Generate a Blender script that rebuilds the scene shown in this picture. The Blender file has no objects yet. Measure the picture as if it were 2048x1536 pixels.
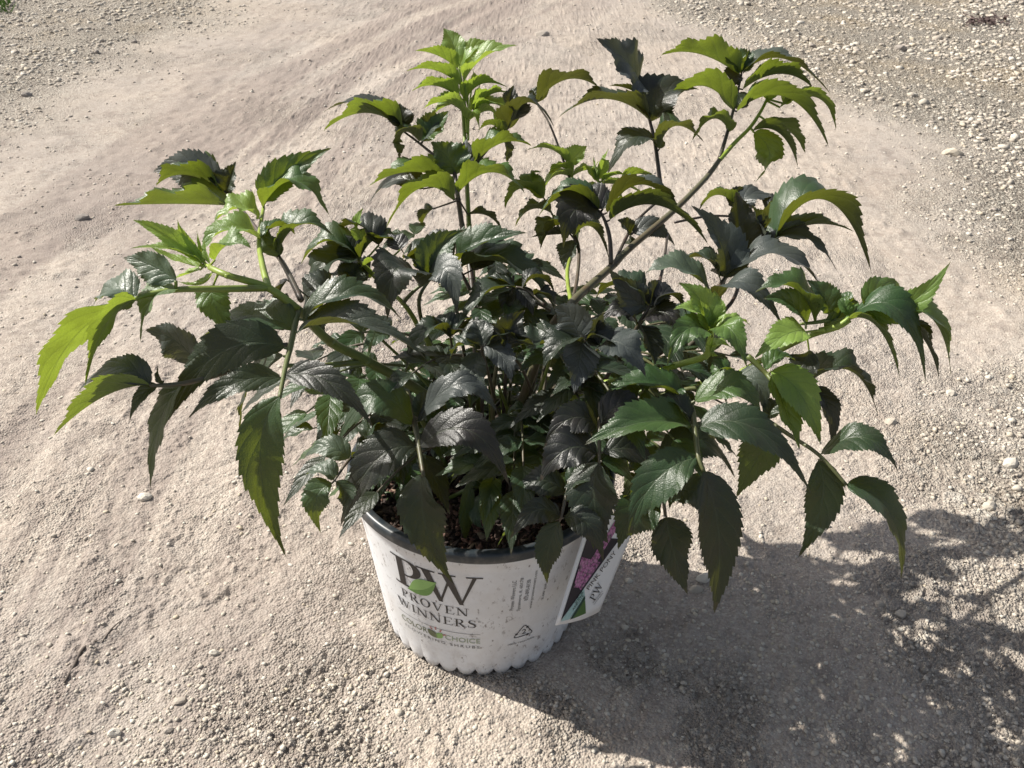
import bpy, bmesh, math, random
import numpy as np
from mathutils import Vector, Matrix
random.seed(7); RNG = np.random.default_rng(11)
SC = bpy.context.scene; COL = SC.collection
# ---------------------------------------------------------------- camera
PITCH = math.radians(33); ROLL = .035; FPX = 1800.
CAM = Vector((.03, -.78, .826))
cd = bpy.data.cameras.new('camera'); cam = bpy.data.objects.new('camera', cd); COL.objects.link(cam)
cd.sensor_width = 36; cd.lens = 36 * FPX / 2048; cd.clip_start = .02; cd.clip_end = 500
F = Vector((0, math.cos(PITCH), -math.sin(PITCH))); U = Vector((0, math.sin(PITCH), math.cos(PITCH))); R = Vector((1, 0, 0))
cr, sr = math.cos(ROLL), math.sin(ROLL)
# rolling the image clockwise by ROLL = rolling the camera the other way
X = R * cr + U * sr; Y = U * cr - R * sr
M = Matrix((X, Y, -F)).transposed().to_4x4(); M.translation = CAM
cam.matrix_world = M; SC.camera = cam
cd.dof.use_dof = True; cd.dof.focus_distance = .93; cd.dof.aperture_fstop = 26
# ---------------------------------------------------------------- light
SUN_DIR = Vector((-.953, .303, 0)).normalized(); EL = math.radians(42)
w = bpy.data.worlds.new('World'); SC.world = w; w.use_nodes = True
nt = w.node_tree; sky = nt.nodes.new('ShaderNodeTexSky'); sky.sky_type = 'NISHITA'; sky.sun_disc = False
sky.dust_density = 2.5; sky.ozone_density = .4; sky.air_density = .8; sky.sun_elevation = EL; sky.sun_rotation = math.atan2(SUN_DIR.x, SUN_DIR.y) % (2 * math.pi)
hs = nt.nodes.new('ShaderNodeHueSaturation'); hs.inputs['Saturation'].default_value = .62; nt.links.new(sky.outputs[0], hs.inputs['Color']); nt.links.new(hs.outputs[0], nt.nodes['Background'].inputs[0]); nt.nodes['Background'].inputs[1].default_value = .085
sd = bpy.data.lights.new('sun', 'SUN'); sd.energy = 5.0; sd.angle = math.radians(.5); sd.color = (1, .95, .87)
so = bpy.data.objects.new('sun', sd); COL.objects.link(so)
sv = SUN_DIR * math.cos(EL) + Vector((0, 0, math.sin(EL))); so.rotation_euler = sv.to_track_quat('Z', 'Y').to_euler()
so.location = sv * 5
SC.view_settings.view_transform = 'Standard'; SC.view_settings.look = 'None'; SC.view_settings.gamma = 1
SC.view_settings.exposure = .64
# ---------------------------------------------------------------- pixel (2048x1536 photo) -> point helpers
def ray(x, y):
    u, v = x - 1024, y - 768
    u, v = cr * u + sr * v, -sr * u + cr * v
    return F + R * (u / FPX) - U * (v / FPX)
def at(x, y, Yw):            # Yw in metres: world depth
    d = ray(x, y); return CAM + d * ((Yw - CAM.y) / d.y)
def gnd(x, y, z=0.):
    d = ray(x, y); return CAM + d * ((z - CAM.z) / d.z)
# ---------------------------------------------------------------- object helpers
def link(name, me, parent=None):
    o = bpy.data.objects.new(name, me); COL.objects.link(o)
    if parent is not None: o.parent = parent; o.matrix_parent_inverse = Matrix.Translation(-parent.location)
    return o
def tag(o, label=None, cat=None, group=None, kind=None):
    for k, v in (('label', label), ('category', cat), ('group', group), ('kind', kind)):
        if v: o[k] = v
    return o
def mesh(name, V, Fc, mat=None, smooth=True):
    me = bpy.data.meshes.new(name); me.from_pydata([tuple(v) for v in V], [], Fc)
    if mat: me.materials.append(mat)
    if smooth: me.polygons.foreach_set('use_smooth', [True] * len(me.polygons))
    me.update(); return me
def npmesh(name, V, T, mat=None, smooth=True):   # T: (n,k) int array
    me = bpy.data.meshes.new(name); n, k = T.shape
    me.vertices.add(len(V)); me.vertices.foreach_set('co', V.astype(np.float32).ravel())
    me.loops.add(n * k); me.loops.foreach_set('vertex_index', T.astype(np.int32).ravel())
    me.polygons.add(n); me.polygons.foreach_set('loop_start', np.arange(0, n * k, k, dtype=np.int32))
    me.polygons.foreach_set('loop_total', np.full(n, k, np.int32))
    if smooth: me.polygons.foreach_set('use_smooth', np.ones(n, bool))
    if mat: me.materials.append(mat)
    me.update(calc_edges=True); me.validate(); return me
def fattr(me, name, vals):
    a = me.attributes.new(name, 'FLOAT', 'POINT'); a.data.foreach_set('value', np.asarray(vals, np.float32))
# ---------------------------------------------------------------- node helpers
class NT:
    def __init__(s, name):
        s.m = bpy.data.materials.new(name); s.m.use_nodes = True; s.t = s.m.node_tree; s.n = s.t.nodes
        s.p = s.n['Principled BSDF']; s.out = s.n['Material Output']
    def new(s, typ, **kw):
        n = s.n.new(typ)
        for k, v in kw.items(): setattr(n, k, v)
        return n
    def l(s, a, b): s.t.links.new(a, b)
    def inp(s, sock, v):
        if hasattr(v, 'is_output'): s.l(v, sock)
        else: sock.default_value = v
    def math(s, op, a, b=0., c=0., clamp=False):
        n = s.new('ShaderNodeMath', operation=op, use_clamp=clamp)
        for i, v in enumerate((a, b, c)): s.inp(n.inputs[i], v)
        return n.outputs[0]
    def mix(s, f, a, b, mode='MIX'):
        n = s.new('ShaderNodeMix', data_type='RGBA', blend_type=mode)
        s.inp(n.inputs[0], f)
        for k, v in ((6, a), (7, b)):
            if not hasattr(v, 'is_output'): v = (*v[:3], 1)
            s.inp(n.inputs[k], v)
        return n.outputs[2]
    def ramp(s, f, stops, interp='LINEAR'):
        n = s.new('ShaderNodeValToRGB'); n.color_ramp.interpolation = interp; e = n.color_ramp.elements
        while len(e) < len(stops): e.new(.5)
        for i, (p, c) in enumerate(stops):
            e[i].position = p; e[i].color = (*c, 1) if len(c) == 3 else c
        s.inp(n.inputs[0], f); return n.outputs[0]
    def noise(s, scale, detail=3., vec=None, rough=.55, dist=0.):
        n = s.new('ShaderNodeTexNoise'); n.inputs['Scale'].default_value = scale; n.inputs['Detail'].default_value = detail
        n.inputs['Roughness'].default_value = rough; n.inputs['Distortion'].default_value = dist
        s.l(vec if vec is not None else s.pos(), n.inputs['Vector']); return n.outputs[0]
    def vor(s, scale, vec=None, feature='F1', out='Distance'):
        n = s.new('ShaderNodeTexVoronoi', feature=feature); n.inputs['Scale'].default_value = scale
        s.l(vec if vec is not None else s.pos(), n.inputs['Vector']); return n.outputs[out]
    def pos(s):
        if not hasattr(s, '_g'): s._g = s.new('ShaderNodeTexCoord').outputs['Object']
        return s._g
    def attr(s, name, out='Fac'):
        return s.new('ShaderNodeAttribute', attribute_name=name).outputs[out]
    def bump(s, h, strength, dist):
        b = s.new('ShaderNodeBump'); b.inputs['Strength'].default_value = strength; b.inputs['Distance'].default_value = dist
        s.l(h, b.inputs['Height']); return b.outputs[0]
def simple(name, col, rough=.5, spec=.5):
    t = NT(name); t.p.inputs['Base Color'].default_value = (*col, 1); t.p.inputs['Roughness'].default_value = rough
    t.p.inputs['Specular IOR Level'].default_value = spec; return t.m
# ---------------------------------------------------------------- numpy noise
def hash2(ix, iy, s):
    h = (ix.astype(np.int64) * 374761393 + iy.astype(np.int64) * 668265263 + s * 974634777) & 0xffffffff
    h = ((h ^ (h >> 13)) * 1274126177) & 0xffffffff
    h = (h ^ (h >> 16)) & 0xffffffff
    return h.astype(np.float64) / 4294967295.
def vnoise(x, y, s):
    ix, iy = np.floor(x), np.floor(y); fx, fy = x - ix, y - iy
    fx = fx * fx * (3 - 2 * fx); fy = fy * fy * (3 - 2 * fy); ix = ix.astype(np.int64); iy = iy.astype(np.int64)
    a, b, c, d = hash2(ix, iy, s), hash2(ix + 1, iy, s), hash2(ix, iy + 1, s), hash2(ix + 1, iy + 1, s)
    return (a + (b - a) * fx) * (1 - fy) + (c + (d - c) * fx) * fy
def fbm(x, y, s, oct=4, g=.5):
    t = 0; a = 1; n = 0
    for i in range(oct): t = t + a * vnoise(x * 2 ** i, y * 2 ** i, s + i * 17); n += a; a *= g
    return t / n
def worley(x, y, cell, s, dens=1.):
    """best 'pebble' height (0..1 of its own radius) and a random id per pebble"""
    gx, gy = x / cell, y / cell; ix, iy = np.floor(gx).astype(np.int64), np.floor(gy).astype(np.int64)
    H = np.zeros_like(x); ID = np.zeros_like(x)
    for dx in (-1, 0, 1):
        for dy in (-1, 0, 1):
            jx, jy = ix + dx, iy + dy
            r1, r2, r3, r4 = hash2(jx, jy, s), hash2(jx, jy, s + 1), hash2(jx, jy, s + 2), hash2(jx, jy, s + 3)
            px, py = jx + r1, jy + r2; rad = .25 + .45 * r3 ** 2
            ang = r4 * 6.283; el = .65 + .35 * r1
            ex, ey = gx - px, gy - py; c, q = np.cos(ang), np.sin(ang)
            u, v = c * ex + q * ey, (-q * ex + c * ey) / el
            d2 = (np.abs(u) ** 2.6 + np.abs(v) ** 2.6) ** (2 / 2.6) / (rad * rad)
            h = np.minimum(np.sqrt(np.clip(1 - d2, 0, 1)), .55 + .35 * (r1 - .5) * (ex + ey) / rad * 2) * rad * (.5 + .8 * r4) * (hash2(jx, jy, s + 4) < dens)
            m = h > H; H = np.where(m, h, H); ID = np.where(m, r3 * .37 + r4 * .63, ID)
    return H, ID
# ---------------------------------------------------------------- ground
def gravel_side(x, y):     # 0 on the driven road, 1 in the loose gravel along its right edge and in the far left corner
    bx = np.interp(y, [-1, -.05, .12, .3, .53, 1.35, 2.05, 3.03, 4.06, 60], [.5, .62, .64, .74, .88, 1.04, 1.06, .84, .6, -10])
    wob = (fbm(x * 2.2, y * 2.2, 5) - .5) * .5
    r = np.clip((x - bx + wob) / .35 + .1, 0, 1)
    lx = np.interp(y, [0, 1, 1.8, 2.4, 3.5, 60], [-3, -1.7, -1.42, -1.35, -1.3, -1.2])
    l = np.clip((lx - x + wob) / .4 + .3, 0, 1) * .8
    return np.maximum(r, l)
def ruts(x, y):            # shallow wheel ruts running away from the camera on the left
    c = np.interp(y, [-.5, .26, .83, 1.63, 2.31, 3.32, 8], [-.66, -.70, -.68, -.61, -.5, -.27, 1.2])
    d = x - c
    wobble = (vnoise(x * .2, y * 1.6, 77) - .5) * .06
    d = d + wobble
    g = -np.exp(-(d / .045) ** 2) * .012 + np.exp(-((d - .075) / .04) ** 2) * .006
    d2 = d + .42; g += -np.exp(-(d2 / .06) ** 2) * .011 + np.exp(-((d2 - .10) / .05) ** 2) * .006
    d3 = d - .30; g += -np.exp(-(d3 / .05) ** 2) * .005
    return g * (.15 + .9 * vnoise(x * 1.1, y * .9, 31) * vnoise(x * 4, y * 3, 33)) 
def track(x, y):           # streaks of looser, darker dirt along the direction of travel
    c = np.interp(y, [-.5, .26, .83, 1.63, 2.31, 3.32, 8], [-.66, -.70, -.68, -.61, -.5, -.27, 1.2]); d = x - c
    n = fbm(d * 9 + 3, y * .7, 801, 3) * .75 + fbm(d * 34, y * 3.2, 811, 3) * .25
    w = np.clip(1.15 - np.abs(d + .05) / .75, 0, 1)
    ln = np.clip((vnoise(d * 42, y * .55, 821) - .58) * 5, 0, 1) * np.clip((vnoise(d * 3 + 5, y * .5, 823) - .35) * 4, 0, 1) * .75
    return np.clip(np.clip((n - .47) * 8, 0, 1) + ln * (.4 + .6 * vnoise(x * 30, y * 12, 829)), 0, 1) * w
def base_h(x, y):
    return (fbm(x * 1.3, y * 1.3, 3, 3) - .5) * .016 * np.clip(np.hypot(x, y) / .4 - .35, 0, 1) + ruts(x, y)
def ground_h(x, y, full=False):
    h = base_h(x, y)
    gs = gravel_side(x, y)
    lo = np.clip((.3 - y) / .5, 0, 1) * np.clip((x + .7) / .5, 0, 1)          # looser grit in the foreground
    pn = fbm(x * 3.1, y * 3.1, 91, 3)
    patch = np.clip((pn - .42) * 5, 0, 1)
    p2 = np.clip((fbm(x * 5.5 + 9, y * 5.5, 93, 4, .6) - .44) * 7, 0, 1)
    loose = np.clip(gs + (.22 + .75 * p2) * lo + .55 * patch * p2, 0, 1)
    near = 1 / (1 + np.clip(y, 0, 50) * .05)
    h = h + (fbm(x * 9, y * 9, 41, 4) - .5) * .005 + (fbm(x * 30, y * 26, 43, 4, .65) - .5) * .0065
    dirn = vnoise(x * 26, y * 7, 47) - .5
    h = h + dirn * .0012 * (1 - gs)
    h = h + (fbm(x * 60, y * 55, 141, 4, .7) - .5) * (.0030 + .003 * loose) + np.clip(fbm(x * 28, y * 24, 145, 4, .7) - .61, 0, 1) * .020
    far = np.clip((2.2 - y) / 1.2, 0, 1)
    w1, i1 = worley(x, y, .0056, 200, .85); w2, i2 = worley(x + 7, y, .0125, 300, .5)
    w3, i3 = worley(x, y + 3, .026, 400, .42); w4, i4 = worley(x + 1, y + 5, .055, 500, .16)
    trk = track(x, y); h = h + (fbm(x * 75, y * 75, 151, 3, .7) - .5) * .007 * trk * near + w4 * .055 * (.25 + .5 * trk) * fbm(x * 90, y * 90, 161, 2) * .45
    g1 = w1 * .0056 * (.10 + 1.3 * loose) * far
    g2 = w2 * .0125 * (.03 + .5 * loose ** 1.5 + .5 * gs)
    g3 = w3 * .026 * np.clip(gs * 1.0 + .12 * patch * lo, 0, 1) * .6
    w5, i5 = worley(x + 11, y + 2, .019, 600, .30); g2 = np.maximum(g2, w5 * .019 * .42 * np.clip((y - .5) / .8, 0, 1) * (fbm(x * 3, y * 3, 611, 2) > .40))
    g = np.maximum(np.maximum(g1, g2), g3)
    tone = np.where(g3 >= np.maximum(g1, g2), i3, np.where(g2 >= g1, i2, i1)) * (g > 2e-4)
    h = h + g
    if full: return h, tone, trk, np.clip(gs, 0, 1), loose, np.clip(g / .004, 0, 1)
    return h
def axis(lo, hi, step, g, end):
    c = list(np.arange(lo, hi, step)); s = step; a = c[-1]
    while a < end[1]: s *= g[1]; a += s; c.append(a)
    s = step; a = c[0]
    pre = []
    while a > end[0]: s *= g[0]; a -= s; pre.append(a)
    return np.array(pre[::-1] + c)
xs = axis(-.58, .66, .0017, (1.017, 1.017), (-60, 60)); ys = axis(-.32, .40, .0016, (1.04, 1.0095), (-6, 150))
GX, GY = np.meshgrid(xs, ys); gx, gy = GX.ravel(), GY.ravel()
gh, gtone, gtrk, ggs, gloose, ggr = ground_h(gx, gy, True)
fade = np.clip(1 - (np.hypot(gx, gy) - 8) / 10, 0, 1)
gh *= fade
idx = np.arange(len(gx)).reshape(GX.shape)
Q = np.stack([idx[:-1, :-1], idx[:-1, 1:], idx[1:, 1:], idx[1:, :-1]], -1).reshape(-1, 4)
t = NT('dirt')
tone = t.attr('tone'); gs_ = t.attr('gs'); loose_ = t.attr('loose'); gr_ = t.attr('grain')
n1 = t.noise(2.3, 5); n2 = t.noise(34, 6, rough=.7); n3 = t.noise(260, 4, rough=.75)
c = t.ramp(n1, [(.30, (.35, .298, .254)), (.5, (.42, .365, .312)), (.72, (.485, .426, .365))])
c = t.mix(t.math('MULTIPLY', t.ramp(n2, [(.35, (1, 1, 1)), (.6, (0, 0, 0))]), .45), c, (.29, .235, .19))
peb = t.ramp(tone, [(0, (.36, .31, .26)), (.3, (.30, .27, .24)), (.45, (.46, .42, .35)), (.7, (.52, .48, .41)), (.9, (.63, .60, .53)), (1, (.40, .38, .35))])
vc = t.new('ShaderNodeSeparateColor'); t.l(t.vor(330, out='Color'), vc.inputs[0])
c = t.mix(t.math('MULTIPLY', t.ramp(vc.outputs[0], [(.55, (0, 0, 0)), (.9, (1, 1, 1))]), .45), c, (.56, .51, .43))
c = t.mix(t.math('MULTIPLY', t.ramp(vc.outputs[1], [(.72, (0, 0, 0)), (.95, (1, 1, 1))]), .4), c, (.20, .165, .14))
c = t.mix(t.math('MULTIPLY', gr_, .8, clamp=True), c, peb)
c = t.mix(t.math('MULTIPLY', t.ramp(t.noise(1.9, 3), [(.42, (1, 1, 1)), (.56, (0, 0, 0))]), .4), c, (.345, .315, .29))
c = t.mix(t.math('MULTIPLY', loose_, .2), c, (.47, .425, .365))
c = t.mix(t.math('MULTIPLY', t.ramp(t.noise(95, 5, rough=.75), [(.36, (1, 1, 1)), (.5, (0, 0, 0))]), .5), c, (.24, .20, .165))
c = t.mix(t.math('MULTIPLY', t.ramp(t.noise(70, 5, rough=.8), [(.54, (0, 0, 0)), (.68, (1, 1, 1))]), .5), c, (.58, .53, .45))
c = t.mix(t.math('MULTIPLY', t.ramp(t.noise(14, 5, rough=.7), [(.55, (0, 0, 0)), (.62, (1, 1, 1))]), .5), c, (.22, .185, .16))
trk_ = t.attr('trk'); c = t.mix(t.math('MULTIPLY', trk_, .7), c, (.225, .185, .165))
gv = t.vor(150); gvc = t.new('ShaderNodeSeparateColor'); t.l(t.vor(150, out='Color'), gvc.inputs[0])
gcol = t.mix(t.ramp(gv, [(.28, (0, 0, 0)), (.62, (1, 1, 1))]), t.ramp(gvc.outputs[0], [(0, (.44, .40, .33)), (.4, (.62, .58, .48)), (1, (.80, .76, .65))]), (.22, .19, .155))
c = t.mix(t.math('MULTIPLY', gs_, .75), c, gcol)
ochre = t.math('MULTIPLY', t.ramp(t.noise(1.7, 3), [(.5, (0, 0, 0)), (.66, (1, 1, 1))]), t.math('MULTIPLY', gs_, .35))
c = t.mix(ochre, c, (.50, .38, .22))
c = t.mix(t.math('MULTIPLY', t.ramp(n3, [(.38, (1, 1, 1)), (.55, (0, 0, 0))]), .35), c, (.20, .165, .14))
t.l(c, t.p.inputs['Base Color']); t.p.inputs['Roughness'].default_value = .95; t.p.inputs['Specular IOR Level'].default_value = .15
hb = t.math('ADD', t.math('MULTIPLY', n3, .6), t.math('MULTIPLY', t.vor(330), -1.1))
b1n = t.new('ShaderNodeBump'); b1n.inputs['Distance'].default_value = .0040; t.l(t.math('ADD', .35, t.math('MULTIPLY', loose_, .75)), b1n.inputs['Strength']); t.l(hb, b1n.inputs['Height']); b1 = b1n.outputs[0]; b2 = t.new('ShaderNodeBump'); b2.inputs['Distance'].default_value = .007; t.l(gs_, b2.inputs['Strength']); t.l(t.math('MULTIPLY', gv, -1.), b2.inputs['Height']); t.l(b1, b2.inputs['Normal'])
t.l(b2.outputs[0], t.p.inputs['Normal'])
GM = npmesh('ground', np.stack([gx, gy, gh], -1), Q, t.m)
for k, v in (('tone', gtone), ('gs', ggs), ('trk', gtrk), ('loose', gloose), ('grain', ggr)): fattr(GM, k, v)
ground = tag(link('ground', GM), kind='structure')
# ---------------------------------------------------------------- loose gravel (stuff) and single stones
def ico():
    bm = bmesh.new(); bmesh.ops.create_icosphere(bm, subdivisions=1, radius=1)
    V = np.array([v.co[:] for v in bm.verts]); T = np.array([[v.index for v in f.verts] for f in bm.faces]); bm.free(); return V, T
IV, IT = ico()
def stone_mat(name, stops):
    t = NT(name); tn = t.attr('tone'); c = t.ramp(tn, stops)
    c = t.mix(t.math('MULTIPLY', t.noise(180, 4), .5), c, (.30, .26, .22))
    t.l(c, t.p.inputs['Base Color']); t.p.inputs['Roughness'].default_value = .9; t.p.inputs['Specular IOR Level'].default_value = .2
    t.l(t.bump(t.noise(500, 4, rough=.7), .6, .0012), t.p.inputs['Normal']); return t.m
MS = stone_mat('gravel_stone', [(0, (.30, .27, .24)), (.12, (.42, .37, .31)), (.6, (.52, .47, .39)), (.85, (.66, .62, .54)), (1, (.52, .44, .32))])
def pebbles(N, gmode=False):
    # sample positions, denser near the camera and in the gravel strips
    P = []
    while len(P) < N:
        k = 20000
        y = -.34 + 4.9 * RNG.random(k) ** 2.6; x = RNG.uniform(-1, 1, k) * (.75 + .62 * np.clip(y, 0, 9) )+ .05
        keep = RNG.random(k) < (.12 + .88 * np.clip(gravel_side(x, y) + .5 * np.clip((.25 - y) / .5, 0, 1), 0, 1)) * (.35 + .9 * (fbm(x * 4, y * 4, 61, 2) > .47))
        keep &= np.hypot(x, y) > .125
        P += list(zip(x[keep], y[keep]))
    P = np.array(P[:N]); x, y = P[:, 0], P[:, 1]; gsd = gravel_side(x, y)
    r = (.0008 + .0027 * RNG.random(N) ** 3.2) * (1 + 1.5 * gsd * RNG.random(N)) * (1 + .35 * np.clip(y, 0, 4)) 
    big = RNG.random(N) < .006; r[big] *= 1.8
    base = IV[None] * (1 + RNG.uniform(-.28, .22, (N, len(IV), 1)))
    S = r[:, None, None] * np.stack([RNG.uniform(.8, 1.35, N), RNG.uniform(.7, 1.1, N), RNG.uniform(.5, .85, N)], -1)[:, None, :]
    S[..., 2] *= .8; V = base * S; a = RNG.random(N) * 6.283; ca, sa = np.cos(a)[:, None], np.sin(a)[:, None]
    z = ground_h(x, y)
    V = np.stack([ca * V[..., 0] - sa * V[..., 1] + x[:, None], sa * V[..., 0] + ca * V[..., 1] + y[:, None], V[..., 2] + (z + r * .05)[:, None]], -1)
    T = IT[None] + (np.arange(N) * len(IV))[:, None, None]
    me = npmesh('gravel', V.reshape(-1, 3), T.reshape(-1, 3), MS, smooth=False)
    fattr(me, 'tone', np.repeat(RNG.random(N) ** .8, len(IV))); return me
tag(link('gravel', pebbles(75000)), 'loose pale limestone grit scattered over the dirt road', 'gravel', kind='stuff')
def stone(px, py, wpx, hgt, label, tone=.6, seed=0, grp='larger stones lying on the road'):
    p = gnd(px, py); rg = np.random.default_rng(seed + int(px)); s = wpx / FPX * (p - CAM).length / 2
    bm = bmesh.new(); bmesh.ops.create_icosphere(bm, subdivisions=2, radius=1)
    ax = Vector(rg.normal(size=3)); cuts = [Vector(rg.normal(size=3)).normalized() for _ in range(9)]
    ds = rg.uniform(.62, .9, 9)
    for v in bm.verts:
        for n_, d_ in zip(cuts, ds):
            e = v.co.dot(n_) - d_
            if e > 0: v.co -= n_ * e * .9
        v.co *= 1 + .05 * rg.normal()
    ang = rg.uniform(0, 6.28); bmesh.ops.scale(bm, verts=bm.verts, vec=(s, s * rg.uniform(.65, .9), s * hgt)); bmesh.ops.rotate(bm, verts=bm.verts, matrix=Matrix.Rotation(ang * .1, 3, 'Z'))
    me = bpy.data.meshes.new('stone'); bm.to_mesh(me); bm.free(); me.materials.append(MS)
    fattr(me, 'tone', [tone] * len(me.vertices)); me.polygons.foreach_set('use_smooth', [False] * len(me.polygons))
    o = link('stone', me); z = float(ground_h(np.array([p.x]), np.array([p.y]))[0])
    o.location = (p.x, p.y, z + s * hgt * .12); tag(o, label, 'stone', grp); return o
for i, a in enumerate([
    (662, 842, 38, .8, 'brown rounded stone with a small green leaf on it, left of the pot', .02),
    (1408, 1158, 36, .6, 'cream stone in the shadow edge below the hanging leaves, upper of the pair', .85),
    (1393, 1178, 30, .6, 'grey stone touching a cream one below the hanging leaves', .3),
    (228, 1466, 25, .8, 'pale egg shaped stone low in the bottom left corner', .8),
    (360, 1405, 24, .6, 'flat grey stone halfway up the bottom left grit', .1),
    (338, 1462, 20, .6, 'small grey stone just right of the pale egg shaped stone', .05),
    (428, 1308, 22, .8, 'cream stone with a dark shadow left of the pot base', .75),
    (290, 996, 30, .5, 'flat pale stone on bare dirt below the lower left leaves', .8),
    (1781, 845, 26, .7, 'grey and white stone right of the lowest right leaves', .5),
    (1900, 790, 22, .6, 'small pale stone at the edge of the right hand gravel', .7),
    (1760, 1208, 22, .7, 'left of the two brownish stones in the dappled shade', .2),
    (1802, 1228, 24, .7, 'right of the two brownish stones in the dappled shade', .45),
    (1980, 1015, 30, .7, 'rough pale stone by the right edge above the shaded gravel', .6),
    (2020, 930, 34, .6, 'largest pale stone at the right edge of the picture', .75),
    (1905, 310, 40, .5, 'white flat stone far off in the right hand gravel', .95),
    (1800, 100, 22, .7, 'dark stone in the far right gravel', .0),
    (55, 195, 20, .7, 'dark pebble on the dirt near the upper left edge', .0),
    (165, 440, 26, .7, 'dark clod of dirt left of the shrub', .0),
    (270, 85, 14, .7, 'small dark pebble in the upper left of the road', .0),
    (1085, 72, 36, .4, 'low dark clod behind the tallest shoot', .05),
    (985, 660, 20, .7, 'pale pebble seen through the middle of the shrub', .7),
    (1545, 815, 34, .6, 'cream stone glimpsed under the bright green right leaf', .7)]): stone(*a, seed=i)
# dry curled stick in the lower left
def tube_pts(P, rad, n=8, sub=4):
    P = [Vector(p) for p in P]; C = []
    if len(P) == 2: P = [P[0], (P[0] + P[1]) / 2, P[1]]; rad = [rad[0], (rad[0] + rad[-1]) / 2, rad[-1]] if len(rad) == 2 else rad
    for i in range(len(P) - 1):
        a = P[max(i - 1, 0)]; b = P[i]; c_ = P[i + 1]; d = P[min(i + 2, len(P) - 1)]
        for k in range(sub):
            q = k / sub; C.append((.5 * (2 * b + (c_ - a) * q + (2 * a - 5 * b + 4 * c_ - d) * q * q + (3 * b - a - 3 * c_ + d) * q ** 3), rad[i] + (rad[i + 1] - rad[i]) * q))
    C.append((P[-1], rad[-1])); return C
def tube(P, rad, n=8, sub=4, V=None, Fc=None, flat=1.):
    C = tube_pts(P, rad, n, sub); V = [] if V is None else V; Fc = [] if Fc is None else Fc; b0 = len(V)
    N = None
    for i, (p, r) in enumerate(C):
        T = (C[min(i + 1, len(C) - 1)][0] - C[max(i - 1, 0)][0]).normalized()
        if N is None: N = T.orthogonal().normalized()
        N = (N - T * N.dot(T)).normalized(); B = T.cross(N)
        for k in range(n):
            a = 6.28318 * k / n; rr = r * (1 + .14 * (k % 2)); V.append(p + (N * math.cos(a) + B * math.sin(a) * flat) * rr)
    for i in range(len(C) - 1):
        for k in range(n):
            a = b0 + i * n + k; b = b0 + i * n + (k + 1) % n; Fc.append((a, b, b + n, a + n))
    Fc.append(tuple(range(b0 + n - 1, b0 - 1, -1))); e = b0 + (len(C) - 1) * n; Fc.append(tuple(range(e, e + n)))
    return V, Fc
def gz(x, y): return float(ground_h(np.array([x]), np.array([y]))[0])
MW = simple('dry_wood', (.11, .09, .075), .9)
for pts, r, lab in (([(130, 1370), (150, 1332), (170, 1305), (198, 1288)], .0016, 'thin dark curved twig lying on the dirt, lower left'),
                 ([(205, 1290), (225, 1262), (248, 1240)], .0010, 'short pale twig just above the curved dark twig')):
    P = [gnd(*q) for q in pts]; P = [Vector((q.x, q.y, gz(q.x, q.y) + r * .8)) for q in P]
    V_, F_ = tube(P, [r * .5, r, r, r * .3][:len(P)] if len(P) == 4 else [r * .5, r, r * .3], 7, 6)
    tag(link('twig', mesh('twig', V_, F_, MW)), lab, 'twig', 'dry twigs on the dirt')
# tuft of grass at the far left corner
MG = simple('grass_blade', (.09, .19, .02), .6); V_, F_ = [], []
for i in range(260):
    p = gnd(random.uniform(-60, 24), random.uniform(-14, 26)); a = random.uniform(0, 6.28); h = random.uniform(.02, .055); wd = .003
    q = Vector((math.cos(a), math.sin(a), 0)); e = Vector((random.uniform(-.03, .03), random.uniform(-.03, .03), h)); b = len(V_)
    V_ += [p + q * wd, p - q * wd, p + e * .6 - q * wd * .8, p + e * .6 + q * wd * .8, p + e * 1.1]; F_ += [(b, b + 1, b + 2, b + 3), (b + 3, b + 2, b + 4)]
tag(link('grass', mesh('grass', V_, F_, MG, False)), 'patch of green grass in the far left corner', 'grass', kind='stuff')
# dark dry debris in the far right gravel
MD = simple('leaf_litter', (.07, .045, .04), .9); V_, F_ = [], []
for i in range(150):
    p = gnd(random.gauss(1968, 24), random.gauss(45, 6)) + Vector((0, 0, .012)); b = len(V_); s = random.uniform(.008, .02)
    a = random.uniform(0, 6.28); q = Vector((math.cos(a), math.sin(a), random.uniform(-.5, .5))) * s; e = Vector((-math.sin(a), math.cos(a), random.uniform(-.4, .6))) * s * .5
    V_ += [p + q, p + e, p - q, p - e]; F_.append((b, b + 1, b + 2, b + 3))
tag(link('leaf_litter', mesh('leaf_litter', V_, F_, MD, False)), 'dark brown dry litter in the far right gravel', 'litter', kind='stuff')
# ---------------------------------------------------------------- nursery pot
R1, HP, R2 = .14, .205, .112
def prad(z): return R2 + (R1 - R2) * z / HP
t = NT('white_pot_plastic')
sp = t.pos(); mp = t.new('ShaderNodeMapping'); mp.inputs['Scale'].default_value = (1, 1, .55); t.l(sp, mp.inputs[0])
s1 = t.vor(210, mp.outputs[0]); s2 = t.noise(150, 6, mp.outputs[0], .75); s3 = t.noise(16, 4); s4 = t.vor(75, mp.outputs[0])
geo = t.new('ShaderNodeSeparateXYZ'); t.l(sp, geo.inputs[0]); sepz = geo.outputs[2]
spk = t.ramp(s2, [(.575, (0, 0, 0)), (.64, (1, 1, 1))])
mask = t.ramp(s3, [(.38, (.15, .15, .15)), (.6, (1, 1, 1))])
dots = t.math('MULTIPLY', t.ramp(s4, [(.05, (1, 1, 1)), (.10, (0, 0, 0))]), .8)
dirt = t.math('MAXIMUM', t.math('MULTIPLY', spk, t.math('MULTIPLY', mask, .85)), dots)
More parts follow.
